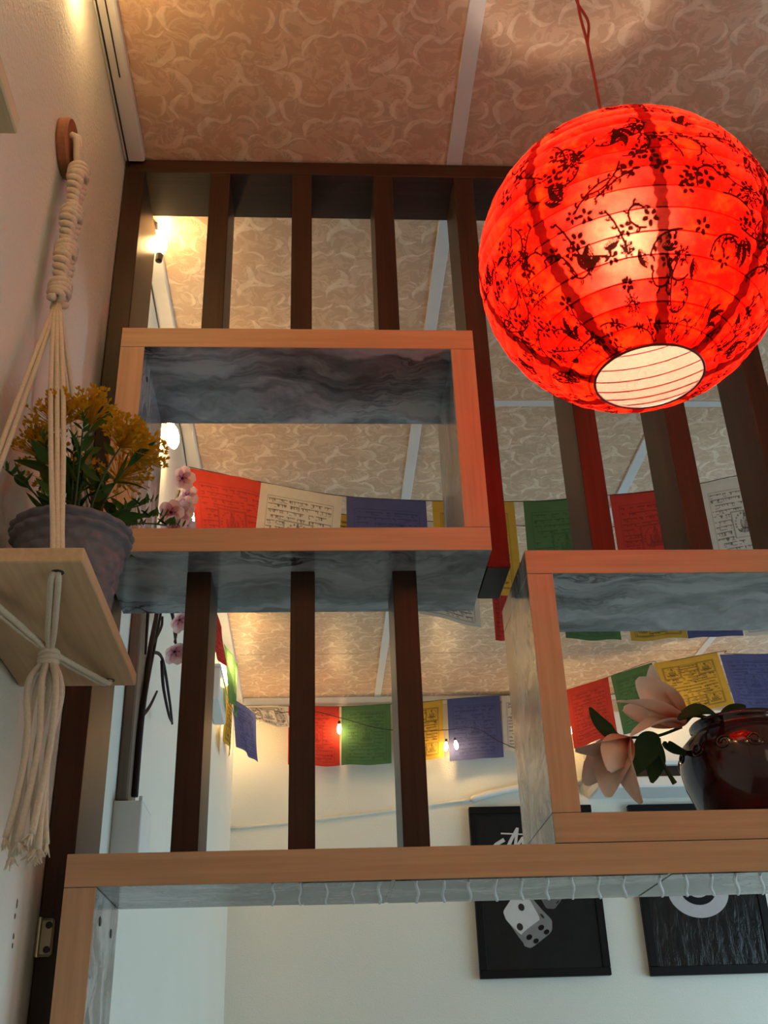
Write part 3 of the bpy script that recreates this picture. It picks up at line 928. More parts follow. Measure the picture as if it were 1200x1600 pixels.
# ================================================================== HANGING SHELF
M['rope'] = simple('cotton_rope', (0.66, 0.55, 0.43), 0.9, 0.1, var=0.18, scale=300, bump=0.3)
hs = thing('hanging_shelf', 'wooden plank shelf hung on cream macrame cords, holding the yellow flowers', 'shelf', (-0.29, 1.10, 1.512))
BZ0, BZ1 = 1.512, 1.5275
MB().box(-0.3585, -0.2200, 0.932, 1.272, BZ0, BZ1, 0.0012).build('plank', M['board'], hs)
DC = Vector((-0.3515, 1.122, 2.262))
MB().lathe([(0.041, -0.008), (0.043, -0.005), (0.043, 0.005), (0.041, 0.008)], DC, 36, (1, 0, 0)).build('wall_disc', M['disc'], hs)
# small peg hole
MB().lathe([(0.004, 0), (0.004, 0.001)], DC + Vector((0.0078, 0.012, 0.030)), 10, (1, 0, 0)).build('peg', M['screw'], hs)
SP = Vector((-0.330, 1.105, 1.965))
topk = DC + Vector((0.014, 0.0, 0.0))
# loops over the disc
for i in range(5):
    oy = -0.026 + i * 0.013
    z = DC.z + 0.012 - abs(i - 1) * 0.012
    p = [DC + Vector((0.0085, oy, z - DC.z + 0.0)), DC + Vector((0.0165, oy + 0.003, z - DC.z - 0.006)), DC + Vector((0.019, oy + 0.004 - oy * .3, -0.035)), DC + Vector((0.021, -oy * .2 + 0.0, -0.062))]
    MB().tube(spline(p, 5), 0.0052, 8).build('cord_loop', M['rope'], hs, True)
# braided column
a0 = DC + Vector((0.020, -0.002, -0.052))
def column(t):
    return a0.lerp(SP, t)
for k in range(4):
    pts = []
    n = 90
    for i in range(n + 1):
        t = i / n
        ph = t * 2 * PI * 5.5 + k * PI / 2
        wdt = 0.0125 + 0.0032 * math.sin(t * 2 * PI * 3.2)
        c = column(t)
        pts.append(c + Vector((0.5 * wdt * math.sin(2 * ph), wdt * math.cos(ph), 0.002 * math.sin(ph * 2))))
    MB().tube(pts, 0.0050, 7).build('braid_cord', M['rope'], hs, True)
def knot(c, r, name='knot'):
    b = MB()
    for k in range(3):
        p = []
        for i in range(25):
            a = 2 * PI * i / 24
            p.append(Vector(c) + Vector((r * 0.8 * math.cos(a), r * math.sin(a), (k - 1) * r * 0.42 + 0.15 * r * math.sin(a + k))))
        b.tube(p, r * 0.34, 7, caps=False)
    return b.build(name, M['rope'], hs, True)
for t in (0.0, 0.34, 0.62, 0.90):
    knot(column(t), 0.0140)
holes = [Vector((-0.250, 0.954, BZ0)), Vector((-0.250, 1.252, BZ0)), Vector((-0.338, 0.950, BZ0)), Vector((-0.338, 1.252, BZ0))]
KN = Vector((-0.284, 1.100, 1.489))
for hi, h in enumerate(holes):
    for s_ in ((-1, 0, 1) if hi == 0 else (-0.5, 0.5)):
        off = Vector((0.0052 * s_, 0.0025 * s_, 0))
        a = SP + Vector((0.003 * s_, 0.003 * (1 if h.y > 1.1 else -1), 0))
        e = Vector((h.x, h.y, BZ1)) + off * 0.75
        p = [a.lerp(e, t) + off * math.sin(PI * min(1, t * 1.1)) * 0.6 for t in [i / 12 for i in range(13)]]
        p.append(Vector((e.x, e.y, BZ1 - 0.001)))
        MB().tube(p, 0.0030, 7).build('strand', M['rope'], hs, True)
    # below the plank: paired cords run to the central knot
    for s_ in (-1, 1):
        side = Vector((-(KN - h).y, (KN - h).x, 0)).normalized() * 0.0032 * s_
        p = [h + Vector((0, 0, 0.0005)) + side * .5, h + Vector((0, 0, -0.005)) + side + (KN - h) * 0.04, h.lerp(KN, 0.35) + side + Vector((0, 0, -0.0045)), h.lerp(KN, 0.7) + side * 0.9 + Vector((0, 0, -0.003)), KN + side * 0.3]
        MB().tube(spline(p, 6), 0.0034, 7).build('under_cord', M['rope'], hs, True)
    MB().lathe([(0.0062, -0.0006), (0.0062, 0.0004)], h + Vector((0.002, 0.0, -0.0001)), 14, (0, 0, -1)).build('cord_hole', M['screw'], hs)
knot(KN + Vector((0, 0, -0.008)), 0.0105, 'gathering_knot')
ts = random.Random(5)
for i in range(8):
    a = i / 8 * 2 * PI
    b0 = KN + Vector((0.006 * math.cos(a), 0.006 * math.sin(a), -0.012))
    w1 = 0.010 + 0.004 * (i % 2)
    L = ts.uniform(0.195, 0.215)
    p = [b0, b0 + Vector((w1 * math.cos(a), w1 * math.sin(a), -0.03)), KN + Vector((w1 * 1.15 * math.cos(a + .3), w1 * 1.15 * math.sin(a + .3), -0.10)), KN + Vector((w1 * 1.1 * math.cos(a), w1 * 1.3 * math.sin(a), -0.16)), KN + Vector((1.4 * w1 * math.cos(a - .3), 1.4 * w1 * math.sin(a - .3), -L))]
    tsl = MB().tube(spline(p, 6), 0.0036, 7).build('tassel_cord', M['rope'], hs, True)
    e = p[-1]
    fb = MB()
    for q in range(9):
        d = Vector((ts.uniform(-1, 1), ts.uniform(-1, 1), -ts.uniform(.3, 1.2))) * 0.0085
        fb.tube([e + Vector((0, 0, .003)), e + d * .5, e + d + Vector((0, 0, -0.002))], [0.0016, 0.0014, 0.0005], 4)
    fb.build('frayed_end', M['rope'], tsl)

# a second shelf of the same kind, only its far corner shows
hs2 = thing('hanging_shelf', 'dim plank corner of another hung shelf high at the upper left edge', 'shelf', (-0.29, 0.40, 1.655))
MB().box(-0.3585, -0.2080, 0.215, 0.548, 1.655, 1.6705, 0.0012).build('plank', M['board'], hs2)
MB().lathe([(0.050, -0.008), (0.052, -0.005), (0.052, 0.005), (0.050, 0.008)], Vector((-0.3515, 0.40, 2.30)), 36, (1, 0, 0)).build('wall_disc', M['disc'], hs2)
for hx in (-0.250, -0.338):
    for hy in (0.257, 0.530):
        MB().tube([(-0.335, 0.40, 2.29), (hx, hy, 1.655)], 0.003, 7).build('strand', M['rope'], hs2, True)

# ================================================================== POTTED YELLOW FLOWERS
PC = Vector((-0.2765, 1.105, BZ1))
pf = thing('potted_flowers', 'artificial yellow flowers with dark leaves in a grey woven pot on the plank', 'plant', PC)
M['pot'] = simple('grey_woven_pot', (0.16, 0.15, 0.175), 0.75, 0.2, var=0.25, scale=60, bump=0.3)
def pot_surface():
    m = MB()
    nu, nv = 120, 60
    Hh = 0.108
    def P(u, v):
        a = u * 2 * PI
        z = v * Hh
        r = 0.044 + 0.018 * v ** 0.85
        row = v * 9
        k = int(row)
        if v < 0.80:
            w_ = math.sin(PI * (row % 1.0)) ** 0.5
            c = math.cos(a * 14 + (k % 2) * PI)
            r += 0.0020 * w_ * (1 + 0.7 * (1 if c > 0 else -1) * min(1, abs(c) * 3))
        else:
            # plaited rim: two thick slanting rolls
            t = (v - 0.80) / 0.20
            r += 0.0068 * abs(math.sin(2 * PI * t)) ** 0.7 * (0.45 + 0.65 * abs(math.sin(a * 10 + 2.2 * t + (1.2 if t > .5 else 0))) ** 0.7) + 0.001
        return PC + Vector((r * math.cos(a), r * math.sin(a), z + 0.0005))
    m.surf(P, nu, nv, closed_u=True)
    # bottom, rim turn-in and inner wall
    def Q(u, v):
        a = u * 2 * PI
        prof = [(0.0645, Hh), (0.060, Hh + .002), (0.056, Hh - .002), (0.054, Hh - .02), (0.002, Hh - .022)]
        i = min(3, int(v * 4)); t = v * 4 - i
        r = prof[i][0] * (1 - t) + prof[i + 1][0] * t; z = prof[i][1] * (1 - t) + prof[i + 1][1] * t
        return PC + Vector((r * math.cos(a), r * math.sin(a), z))
    m.surf(Q, 60, 8, closed_u=True)
    m.surf(lambda u, v: PC + Vector(((0.002 + 0.042 * v) * math.cos(-u * 2 * PI), (0.002 + 0.042 * v) * math.sin(-u * 2 * PI), 0.0005)), 60, 2, closed_u=True)
    return m.build('woven_pot', M['pot'], pf, True)
pot_surface()
M['stem'] = simple('dark_green_stem', (0.035, 0.065, 0.018), 0.5)
M['leaf'] = cloth_like('dark_green_leaf', (0.050, 0.105, 0.028), 0.25)
M['leaf2'] = cloth_like('olive_green_leaf', (0.10, 0.145, 0.028), 0.3)
M['yellow'] = cloth_like('yellow_floret', (0.66, 0.37, 0.02), 0.35)
def leaf_mesh(name, L, W, curl, mat, fold=0.25, nu=4, nv=8):
    m = MB()
    def P(u, v):
        s_ = (u - .5) * 2
        wd = W * (math.sin(PI * min(1, v * 0.96 + 0.03)) ** 0.8) * (1 - 0.25 * v)
        return Vector((s_ * wd, curl * L * v * v + abs(s_) * wd * fold, L * v * (1 - 0.15 * curl * v)))
    m.surf(P, nu, nv)
    me = bpy.data.meshes.new(name)
    me.from_pydata(m.v, [], m.f)
    me.polygons.foreach_set('use_smooth', [True] * len(m.f))
    me.materials.append(mat)
    return me
LM = [leaf_mesh('leaf', 0.052, 0.0080, 0.35, M['leaf']), leaf_mesh('leaf', 0.040, 0.0075, 0.6, M['leaf']), leaf_mesh('leaf', 0.044, 0.0055, 0.2, M['leaf2']), leaf_mesh('leaf', 0.020, 0.0042, 0.3, M['leaf'])]
def orient(p, d, roll=0.0, s_=1.0):
    d = Vector(d).normalized()
    q = d.to_track_quat('Z', 'Y')
    return Matrix.Translation(p) @ q.to_matrix().to_4x4() @ Matrix.Rotation(roll, 4, 'Z') @ Matrix.Scale(s_, 4)
pr = random.Random(12)
def stem_path(az, lean, L, bend):
    base = PC + Vector((0.022 * math.cos(az), 0.022 * math.sin(az), 0.085))
    d = Vector((math.cos(az) * lean, math.sin(az) * lean, 1)).normalized()
    tip = base + d * L + Vector((math.cos(az) * bend, math.sin(az) * bend, -abs(bend) * .4))
    mid = base + Vector((0, 0, L * .5)) + d * L * .12
    return bez(base, mid, tip, 10)
XMIN = XL + 0.006
def clampx(p):
    return Vector((max(p.x, XMIN), p.y, p.z))
heads = []
# (azimuth, lean, length, bend, flower?)
stems = [(0.0, 0.30, 0.125, 0.004, 1), (0.9, 0.28, 0.125, 0.002, 1), (-0.7, 0.40, 0.118, 0.004, 1), (2.2, 0.25, 0.112, 0.0, 1), (-2.0, 0.18, 0.138, 0.0, 1), (-1.2, 0.10, 0.148, 0.0, 1), (1.9, 0.30, 0.120, 0.0, 1), (3.6, 0.20, 0.110, 0.0, 1), (0.35, 1.0, 0.085, 0.004, 0),
         (-1.75, 0.85, 0.105, 0.0, 0), (-1.35, 0.55, 0.125, 0.0, 0), (0.2, 1.5, 0.085, 0.012, 0), (-0.4, 1.3, 0.070, 0.01, 0), (-2.3, 1.0, 0.085, 0.0, 0), (-1.5, 0.3, 0.10, 0.0, 0), (0.7, 0.9, 0.075, 0.0, 0)]
for az, lean, L, bend, fl in stems:
    path = [clampx(p) for p in stem_path(az, lean, L, bend)]
    MB().tube(path, [0.0017 - 0.0008 * i / 10 for i in range(11)], 6).build('stem', M['stem'], pf, True)
    nl = 8 if fl else 6
    for k in range(nl):
        t = (k + .6) / (nl + .3)
        p = path[int(t * 10)]
        a2 = pr.uniform(0, 2 * PI)
        d = Vector((math.cos(a2), math.sin(a2), pr.uniform(.4, 1.3)))
        if p.x < -0.325 and d.x < 0: d.x = -d.x
        me = LM[pr.choice((0, 0, 1, 2, 2))]
        inst('leaf', me, orient(p - PC, d, pr.uniform(0, 6), pr.uniform(.75, 1.1)), pf)
    tip = path[-1]
    tdir = (path[-1] - path[-3]).normalized()
    if fl: heads.append((tip, tdir))
    else:
        for k in range(11):
            a2 = k * 2.4
            h = 0.030 * k / 10
            d = Vector((math.cos(a2), math.sin(a2), 0.8 + k * .12))
            pp = tip - tdir * 0.012 + tdir * h
            if pp.x < -0.345 and d.x < 0: d.x = -d.x
            inst('leaf', LM[3], orient(pp - PC, d, a2, (0.85 - 0.035 * k)), pf)
for hi, (tip, td) in enumerate(heads):
    b = MB()
    R = 0.040 if hi not in (2, 8) else 0.037
    for k in range(120):
        a = pr.uniform(0, 2 * PI)
        e = pr.uniform(0.05, 1.35)
        d = (td * math.cos(e) + (td.orthogonal().normalized() * math.cos(a) + td.cross(td.orthogonal().normalized()) * math.sin(a)) * math.sin(e)).normalized()
        L = R * pr.uniform(.55, 1.05)
        tp = tip + d * L + Vector((0, 0, 0.004 * pr.random()))
        tp = clampx(tp)
        mid = clampx(tip.lerp(tp, .5) + Vector((pr.uniform(-.003, .003), pr.uniform(-.003, .003), 0)))
        b.tube([tip, mid, tp], [0.0004, 0.0004, 0.0006], 3, caps=False)
        for q in range(3):
            dd = (d + Vector((pr.uniform(-1, 1), pr.uniform(-1, 1), pr.uniform(-.6, 1)))).normalized()
            sd = dd.cross(Vector((0.3, 0.5, 0.8))).normalized() * 0.0016
            m_ = tp + dd * 0.0035
            b.add([clampx(tp), clampx(m_ + sd), clampx(tp + dd * 0.0065), clampx(m_ - sd)], [(0, 1, 2, 3)])
    fo = b.build('flower_head', M['yellow'], pf)

# ================================================================== JAR AND LILIES
JC = Vector((0.634, 1.545, 1.3475 + TH + 0.0005))
jar = thing('jar', 'glossy dark red glazed jar with raised scrolls standing on the box shelf', 'jar', JC)
k = NT('oxblood_glaze'); k.set(0.12, 0.5, 0, 0.2)
n = k.noise(k.coord(), 40, 4)
k.col(k.mix(n.outputs[0], (0.018, 0.002, 0.002), (0.045, 0.006, 0.005)))
n = k.noise(k.coord(), 22, 3); k.bump(n.outputs[0], 0.05, 0.004)
M['glaze'] = k.m
jp = [(0.001, 0.0), (0.062, 0.0), (0.068, 0.004), (0.082, 0.030), (0.094, 0.062), (0.0985, 0.088), (0.097, 0.105), (0.090, 0.122), (0.078, 0.134), (0.0715, 0.1385), (0.0705, 0.142), (0.0745, 0.146), (0.0755, 0.150), (0.073, 0.1535), (0.067, 0.154), (0.064, 0.150), (0.066, 0.140), (0.086, 0.110), (0.088, 0.07), (0.060, 0.012), (0.001, 0.008)]
def jr(z):
    return float(np.interp(z, [p[1] for p in jp[1:15]], [p[0] for p in jp[1:15]]))
MB().lathe([(r, z) for r, z in jp], JC, 56).build('jar_body', M['glaze'], jar, True)
# raised scroll decoration round the shoulder
for i in range(14):
    a0_ = 2 * PI * i / 14
    pts = []
    for q in range(26):
        t = q / 25
        rad = 0.011 * (1 - 0.72 * t)
        th = t * 9.5 * (1 if i % 2 else -1)
        da = rad * math.cos(th) / 0.09
        z = 0.103 + rad * math.sin(th)
        R = jr(z) + 0.0006
        pts.append(JC + Vector((R * math.cos(a0_ + da), R * math.sin(a0_ + da), z)))
    MB().tube(pts, 0.0017, 6).build('scroll_relief', M['glaze'], jar, True)

ly = thing('lily_spray', 'pale peach artificial lilies with green leaves leaning out of the dark jar', 'flower', (0.60, 1.54, 1.47))
def petal_mat():
    k = NT('peach_petal')
    k.n.remove(k.b)
    a = k.new('ShaderNodeAttribute', attribute_name='along')
    n = k.noise(k.coord(), 60, 3)
    f = k.math('ADD', a.outputs['Fac'], k.math('MULTIPLY', k.math('SUBTRACT', n.outputs[0], .5), .35))
    c = k.ramp(f, [(0.0, (0.70, 0.17, 0.08)), (0.26, (0.82, 0.46, 0.31)), (0.55, (0.86, 0.68, 0.56)), (1.0, (0.88, 0.77, 0.70))])
    d = k.new('ShaderNodeBsdfDiffuse'); t = k.new('ShaderNodeBsdfTranslucent'); mx = k.new('ShaderNodeMixShader')
    mx.inputs[0].default_value = 0.4
    k.link(c, d.inputs[0]); k.link(c, t.inputs[0]); k.link(d.outputs[0], mx.inputs[1]); k.link(t.outputs[0], mx.inputs[2])
    k.link(mx.outputs[0], k.out.inputs[0])
    return k.m
M['petal'] = petal_mat()
def petal(root, base, ctrl, tip, width, face, name='petal', mat=None, cup=0.35, prof=None, thick=0.0008, nu=8, nv=14):
    """curved blade from base to tip; face = direction its inner side looks to"""
    base, ctrl, tip, face = Vector(base), Vector(ctrl), Vector(tip), Vector(face).normalized()
    def C(t): return base * (1 - t) ** 2 + ctrl * 2 * t * (1 - t) + tip * t * t
    def P(u, v, off=0.0):
        t = v
        tg = (C(min(1, t + .02)) - C(max(0, t - .02))).normalized()
        sd = tg.cross(face).normalized()
        nn = sd.cross(tg)
        wd = width * (prof(t) if prof else (0.16 + 0.84 * math.sin(PI * min(1, t ** 0.85 * 0.985)) ** 0.9) * (1 if t < .97 else .8))
        s_ = (u - .5) * 2
        return C(t) + sd * s_ * wd + nn * (cup * wd * s_ * s_ + off + 0.06 * wd * math.sin(9 * t + 4 * s_))
    m = MB()
    m.surf(lambda u, v: P(u, v, thick / 2), nu, nv)
    o = len(m.v)
    m.surf(lambda u, v: P(1 - u, v, -thick / 2), nu, nv)
    ob = m.build(name, mat or M['petal'], root, True)
    al = [j / nv for j in range(nv + 1) for i in range(nu + 1)]
    at = ob.data.attributes.new('along', 'FLOAT', 'POINT')
    at.data.foreach_set('value', al + al)
    return ob
# first bloom: base at the right, opening up and to the left
B1 = Vector((0.530, 1.495, 1.523))
for ctrl, tip, wd, fc in (((0.492, 1.49, 1.560), (0.495, 1.485, 1.612), 0.016, (-0.7, -0.3, 0.2)),
                          ((0.495, 1.475, 1.555), (0.464, 1.470, 1.585), 0.019, (-0.5, -0.6, 0.2)),
                          ((0.480, 1.465, 1.545), (0.426, 1.462, 1.547), 0.018, (-0.3, -0.3, 0.8)),
                          ((0.490, 1.462, 1.530), (0.440, 1.458, 1.497), 0.012, (-0.6, -0.5, 0.4)),
                          ((0.505, 1.500, 1.548), (0.532, 1.520, 1.580), 0.012, (-0.7, -0.2, -0.2)),
                          ((0.488, 1.520, 1.545), (0.455, 1.530, 1.560), 0.017, (-0.2, -0.8, 0.3))):
    petal(ly, B1, ctrl, tip, wd * 1.4, fc)
# second bloom: hangs to the lower left
B2 = Vector((0.447, 1.490, 1.503))
for ctrl, tip, wd, fc in (((0.420, 1.478, 1.492), (0.361, 1.470, 1.482), 0.013, (-0.3, -0.4, -0.9)),
                          ((0.425, 1.470, 1.470), (0.442, 1.462, 1.404), 0.016, (-0.9, -0.3, -0.1)),
                          ((0.410, 1.485, 1.475), (0.402, 1.480, 1.417), 0.017, (-0.3, -0.9, 0.2)),
                          ((0.405, 1.500, 1.475), (0.376, 1.500, 1.440), 0.016, (-0.3, -0.8, 0.0)),
                          ((0.415, 1.455, 1.482), (0.400, 1.450, 1.445), 0.015, (-0.6, 0.8, -0.3))):
    petal(ly, B2, ctrl, tip, wd * 1.55, fc)
M['lily_leaf'] = cloth_like('dull_green_leaf', (0.030, 0.055, 0.024), 0.12)
lp = lambda t: 0.10 + 0.9 * math.sin(PI * min(1, t * 0.97 + 0.02)) ** 0.8
for base, ctrl, tip, wd, fc in (((0.440, 1.500, 1.508), (0.412, 1.490, 1.502), (0.393, 1.485, 1.548), 0.012, (-0.2, -0.9, 0.4)),
                                ((0.492, 1.500, 1.508), (0.470, 1.492, 1.500), (0.446, 1.485, 1.450), 0.019, (0.2, -0.95, 0.2)),
                                ((0.490, 1.505, 1.505), (0.482, 1.500, 1.478), (0.470, 1.495, 1.440), 0.015, (0.2, -0.9, 0.2)),
                                ((0.590, 1.500, 1.530), (0.555, 1.470, 1.548), (0.512, 1.462, 1.520), 0.015, (0.1, -0.75, 0.65)),
                                ((0.600, 1.545, 1.530), (0.612, 1.53, 1.555), (0.640, 1.525, 1.560), 0.012, (0.1, -0.9, 0.3)),
                                ((0.51, 1.52, 1.505), (0.50, 1.525, 1.50), (0.545, 1.53, 1.490), 0.010, (0.1, -0.9, 0.3))):
    petal(ly, base, ctrl, tip, wd, fc, 'leaf', M['lily_leaf'], 0.25, lp, 0.001, 6, 12)
for p, r0, r1 in ((([(0.625, 1.555, 1.44), (0.605, 1.545, 1.530), (0.56, 1.52, 1.545), (0.530, 1.495, 1.524)]), 0.0028, 0.0024), (([(0.530, 1.505, 1.523), (0.49, 1.505, 1.510), (0.447, 1.490, 1.504)]), 0.0022, 0.002), (([(0.487, 1.500, 1.508), (0.486, 1.492, 1.48), (0.492, 1.487, 1.455), (0.499, 1.484, 1.436)]), 0.0022, 0.0040)):
    q = spline(p, 6)
    MB().tube(q, [r0 + (r1 - r0) * (i / (len(q) - 1)) ** 3 for i in range(len(q))], 8).build('stem', M['lily_leaf'], ly, True)

# ================================================================== BLOSSOM BRANCH ON THE FAR LEFT WALL
br = thing('blossom_branch', 'artificial pink blossom branch with black twigs fixed to the left wall', 'branch', (-0.335, 2.11, 1.59))
M['twig'] = simple('black_brown_twig', (0.022, 0.014, 0.012), 0.6, 0.3, bump=0.4, scale=120)
BX = -0.332
main = [(BX, 2.005, 1.565), (BX, 2.010, 1.70), (BX, 2.035, 1.80), (BX, 2.055, 1.88), (BX + .003, 2.085, 1.97), (BX + .006, 2.09, 2.08), (BX + .01, 2.12, 2.20), (BX + .02, 2.16, 2.30)]
q = spline(main, 5)
MB().tube(q, [0.0066 - 0.0034 * i / (len(q) - 1) for i in range(len(q))], 7).build('main_stem', M['twig'], br, True)
q = spline([(BX, 2.012, 1.71), (BX + .004, 2.03, 1.80), (BX + .004, 2.10, 1.93), (BX + .006, 2.13, 2.02), (BX + .01, 2.12, 2.12)], 5)
MB().tube(q, [0.0042 - 0.002 * i / (len(q) - 1) for i in range(len(q))], 7).build('twig', M['twig'], br, True)
for p in ([(BX, 2.015, 1.72), (BX + .006, 2.06, 1.755), (BX + .012, 2.10, 1.80)],
          [(BX, 2.06, 1.87), (BX + .01, 2.15, 1.89), (BX + .015, 2.26, 1.84), (BX + .018, 2.31, 1.80)],
          [(BX + .01, 2.15, 1.885), (BX + .012, 2.18, 1.84), (BX + .016, 2.26, 1.805), (BX + .018, 2.305, 1.802)],
          [(BX, 2.06, 1.88), (BX + .006, 2.13, 1.95), (BX + .006, 2.14, 1.98)],
          [(BX + .004, 2.09, 1.98), (BX + .012, 2.22, 2.03), (BX + .016, 2.26, 2.00), (BX + .022, 2.30, 1.94)],
          [(BX + .012, 2.22, 2.03), (BX + .02, 2.26, 1.995), (BX + .024, 2.22, 1.955)],
          [(BX, 1.995, 1.97), (BX, 1.99, 1.92), (BX, 2.0, 1.84)]):
    q = spline(p, 5)
    MB().tube(q, [0.0040 - 0.0015 * i / (len(q) - 1) for i in range(len(q))], 6).build('twig', M['twig'], br, True)
def blossom_mat():
    k = NT('pink_blossom')
    k.n.remove(k.b)
    a = k.new('ShaderNodeAttribute', attribute_name='along')
    c = k.ramp(a.outputs['Fac'], [(0.0, (0.50, 0.05, 0.14)), (0.22, (0.80, 0.45, 0.47)), (0.6, (0.88, 0.70, 0.68))])
    d = k.new('ShaderNodeBsdfDiffuse'); t = k.new('ShaderNodeBsdfTranslucent'); mx = k.new('ShaderNodeMixShader')
    mx.inputs[0].default_value = 0.45
    k.link(c, d.inputs[0]); k.link(c, t.inputs[0]); k.link(d.outputs[0], mx.inputs[1]); k.link(t.outputs[0], mx.inputs[2])
    k.link(mx.outputs[0], k.out.inputs[0])
    return k.m
M['blossom'] = blossom_mat()
fr_ = random.Random(3)
for (c, s_, d) in (((-0.300, 2.113, 2.305), 1.15, (0.5, -0.7, -0.3)), ((-0.298, 2.185, 2.300), 1.1, (0.6, -0.5, -0.4)), ((-0.305, 2.165, 2.262), 1.2, (0.5, -0.6, -0.5)), ((-0.308, 2.035, 2.175), 1.15, (0.2, -0.8, -0.4)),
                   ((-0.300, 2.104, 2.212), 1.2, (0.5, -0.7, -0.5)), ((-0.303, 2.045, 2.140), 1.2, (0.3, -0.8, -0.4)), ((-0.300, 2.19, 2.225), 1.1, (0.7, -0.3, -0.6)), ((-0.304, 2.200, 1.925), 1.15, (0.4, -0.5, -0.7)), ((-0.300, 2.215, 2.005), 1.15, (0.5, -0.4, -0.7)), ((-0.31, 2.10, 2.10), 1.1, (0.4, -0.6, -0.5))):
    d = Vector(d).normalized()
    e1 = d.orthogonal().normalized(); e2 = d.cross(e1)
    bl = MB().lathe([(0.003 * s_, -0.004), (0.0035 * s_, 0.0), (0.001, 0.003)], c, 8, d).build('blossom', M['twig'], br, True)
    ro = fr_.uniform(0, 6)
    for i in range(5):
        a = ro + i * 2 * PI / 5
        rd = e1 * math.cos(a) + e2 * math.sin(a)
        base = Vector(c) + rd * 0.001
        petal(bl, base, base + rd * 0.014 * s_ + d * 0.002, base + rd * 0.023 * s_ + d * 0.010 * s_, 0.0125 * s_, d, 'petal', M['blossom'], 0.3, lambda t: 0.25 + 0.75 * math.sin(PI * min(1, 0.12 + t * 0.80)) ** .8, 0.0004, 5, 7)

# ---------------------------------------------------------------- fittings on the far left wall
tag(MB().box(XL, -0.338, 1.965, 2.052, 1.548, 2.30, 0.003).build('wooden_batten', M['pole'], None, origin=(-0.35, 2.0, 1.548)), 'brown wooden batten standing up the left wall on the white casing', 'batten')
cc = thing('cable_casing', 'pale boxed casing on the left wall below the brown batten', 'casing', (-0.335, 2.01, 1.405))
MB().box(XL, -0.309, 1.950, 2.070, 1.405, 1.5445, 0.002).build('casing_body', M['white'], cc)
MB().box(-0.316, -0.309, 1.952, 2.068, 1.5445, 1.553, 0.001).build('lip', M['white'], cc)
wc = thing('white_wire', 'white clipped wire running up the left wall beside the brown batten', 'wire', (-0.356, 2.085, 1.56))
MB().tube([(-0.3555, 2.082, 1.415), (-0.3555, 2.078, 2.3)], 0.0035, 7).build('wire', M['white'], wc)
for z in (1.62, 1.935):
    MB().box(-0.3595, -0.346, 2.055, 2.10, z - 0.006, z + 0.006, 0.002).build('clip', M['white'], wc)
jb = thing('junction_box', 'small cream junction box high on the left wall under glowing bulbs', 'box', (-0.34, 3.6, 2.2))
MB().box(XL, -0.318, 3.42, 3.70, 2.245, 2.355, 0.004).build('box_body', M['white'], jb)
MB().box(XL, -0.316, 3.415, 3.705, 2.355, 2.365, 0.002).build('lid', M['white'], jb)

# ================================================================== BACK WALL
cdm = MB()
pts = [(-0.36, 2.098), (-0.116, 2.114), (0.25, 2.150), (0.481, 2.178), (0.66, 2.196)]
q = spline([(x, YB - 0.004, z) for x, z in pts], 6)
cdm.tube(q, 0.0065, 8)
tag(cdm.build('wall_cable', M['wall'], None, True, origin=(-0.1, YB - 0.004, 2.11)), 'painted-over cable sloping across the back wall left of the pictures', 'cable')
q = spline([(0.655, YB - 0.010, 2.196), (0.72, YB - 0.016, 2.212), (0.88, YB - 0.018, 2.243), (1.00, YB - 0.018, 2.255), (1.14, YB - 0.017, 2.262)], 6)
tag(MB().tube(q, [0.006] + [0.015] * (len(q) - 2) + [0.015], 10).build('white_pipe', M['white'], None, True, origin=(0.9, YB - 0.018, 2.24)), 'white pipe cover on the back wall rising toward the air conditioner', 'pipe')

ac = thing('air_conditioner', 'white wall air conditioner with a dark outlet slot behind the lily', 'appliance', (1.65, 4.5, 2.19))
MB().box(1.165, 2.02, 4.415, YB, 2.282, 2.520, 0.012).build('cabinet', M['white'], ac)
MB().box(1.185, 2.0, 4.45, YB - 0.001, 2.234, 2.2815).build('outlet_slot', M['black'], ac)
MB().box(1.165, 2.02, 4.425, YB, 2.188, 2.2335, 0.006).build('bottom_flap', M['white'], ac)

def picture_mat(name, wrap):
    k = NT(name)
    k.set(0.16 if wrap else 0.35, 0.28 if wrap else 0.15)
    v = k.coord((9, 9, 3))
    n = k.noise(v, 3.0, 5, 0.6, 1.2)
    k.col(k.mix(n.outputs[0], (0.006, 0.007, 0.008), (0.016, 0.018, 0.02)))
    n2 = k.noise(k.coord((26, 26, 7)), 1.6, 4, 0.6, 0.8)
    k.bump(n2.outputs[0], 0.32 if wrap else 0.06, 0.012)
    return k.m
M['pic1'] = picture_mat('black_print', False)
M['pic2'] = picture_mat('wrapped_black_print', True)
M['frame'] = simple('black_frame', (0.006, 0.006, 0.007), 0.45, 0.15)
M['die_w'] = simple('print_white', (0.52, 0.52, 0.53), 0.4, 0.4, var=.08)
M['die_g'] = simple('print_grey', (0.10, 0.10, 0.105), 0.4, 0.4, var=.2)
M['die_g2'] = simple('print_mid_grey', (0.19, 0.19, 0.195), 0.4, 0.4, var=.2)
M['print_grey'] = simple('print_letter_grey', (0.42, 0.40, 0.42), 0.35, 0.4)
PYF = 4.590
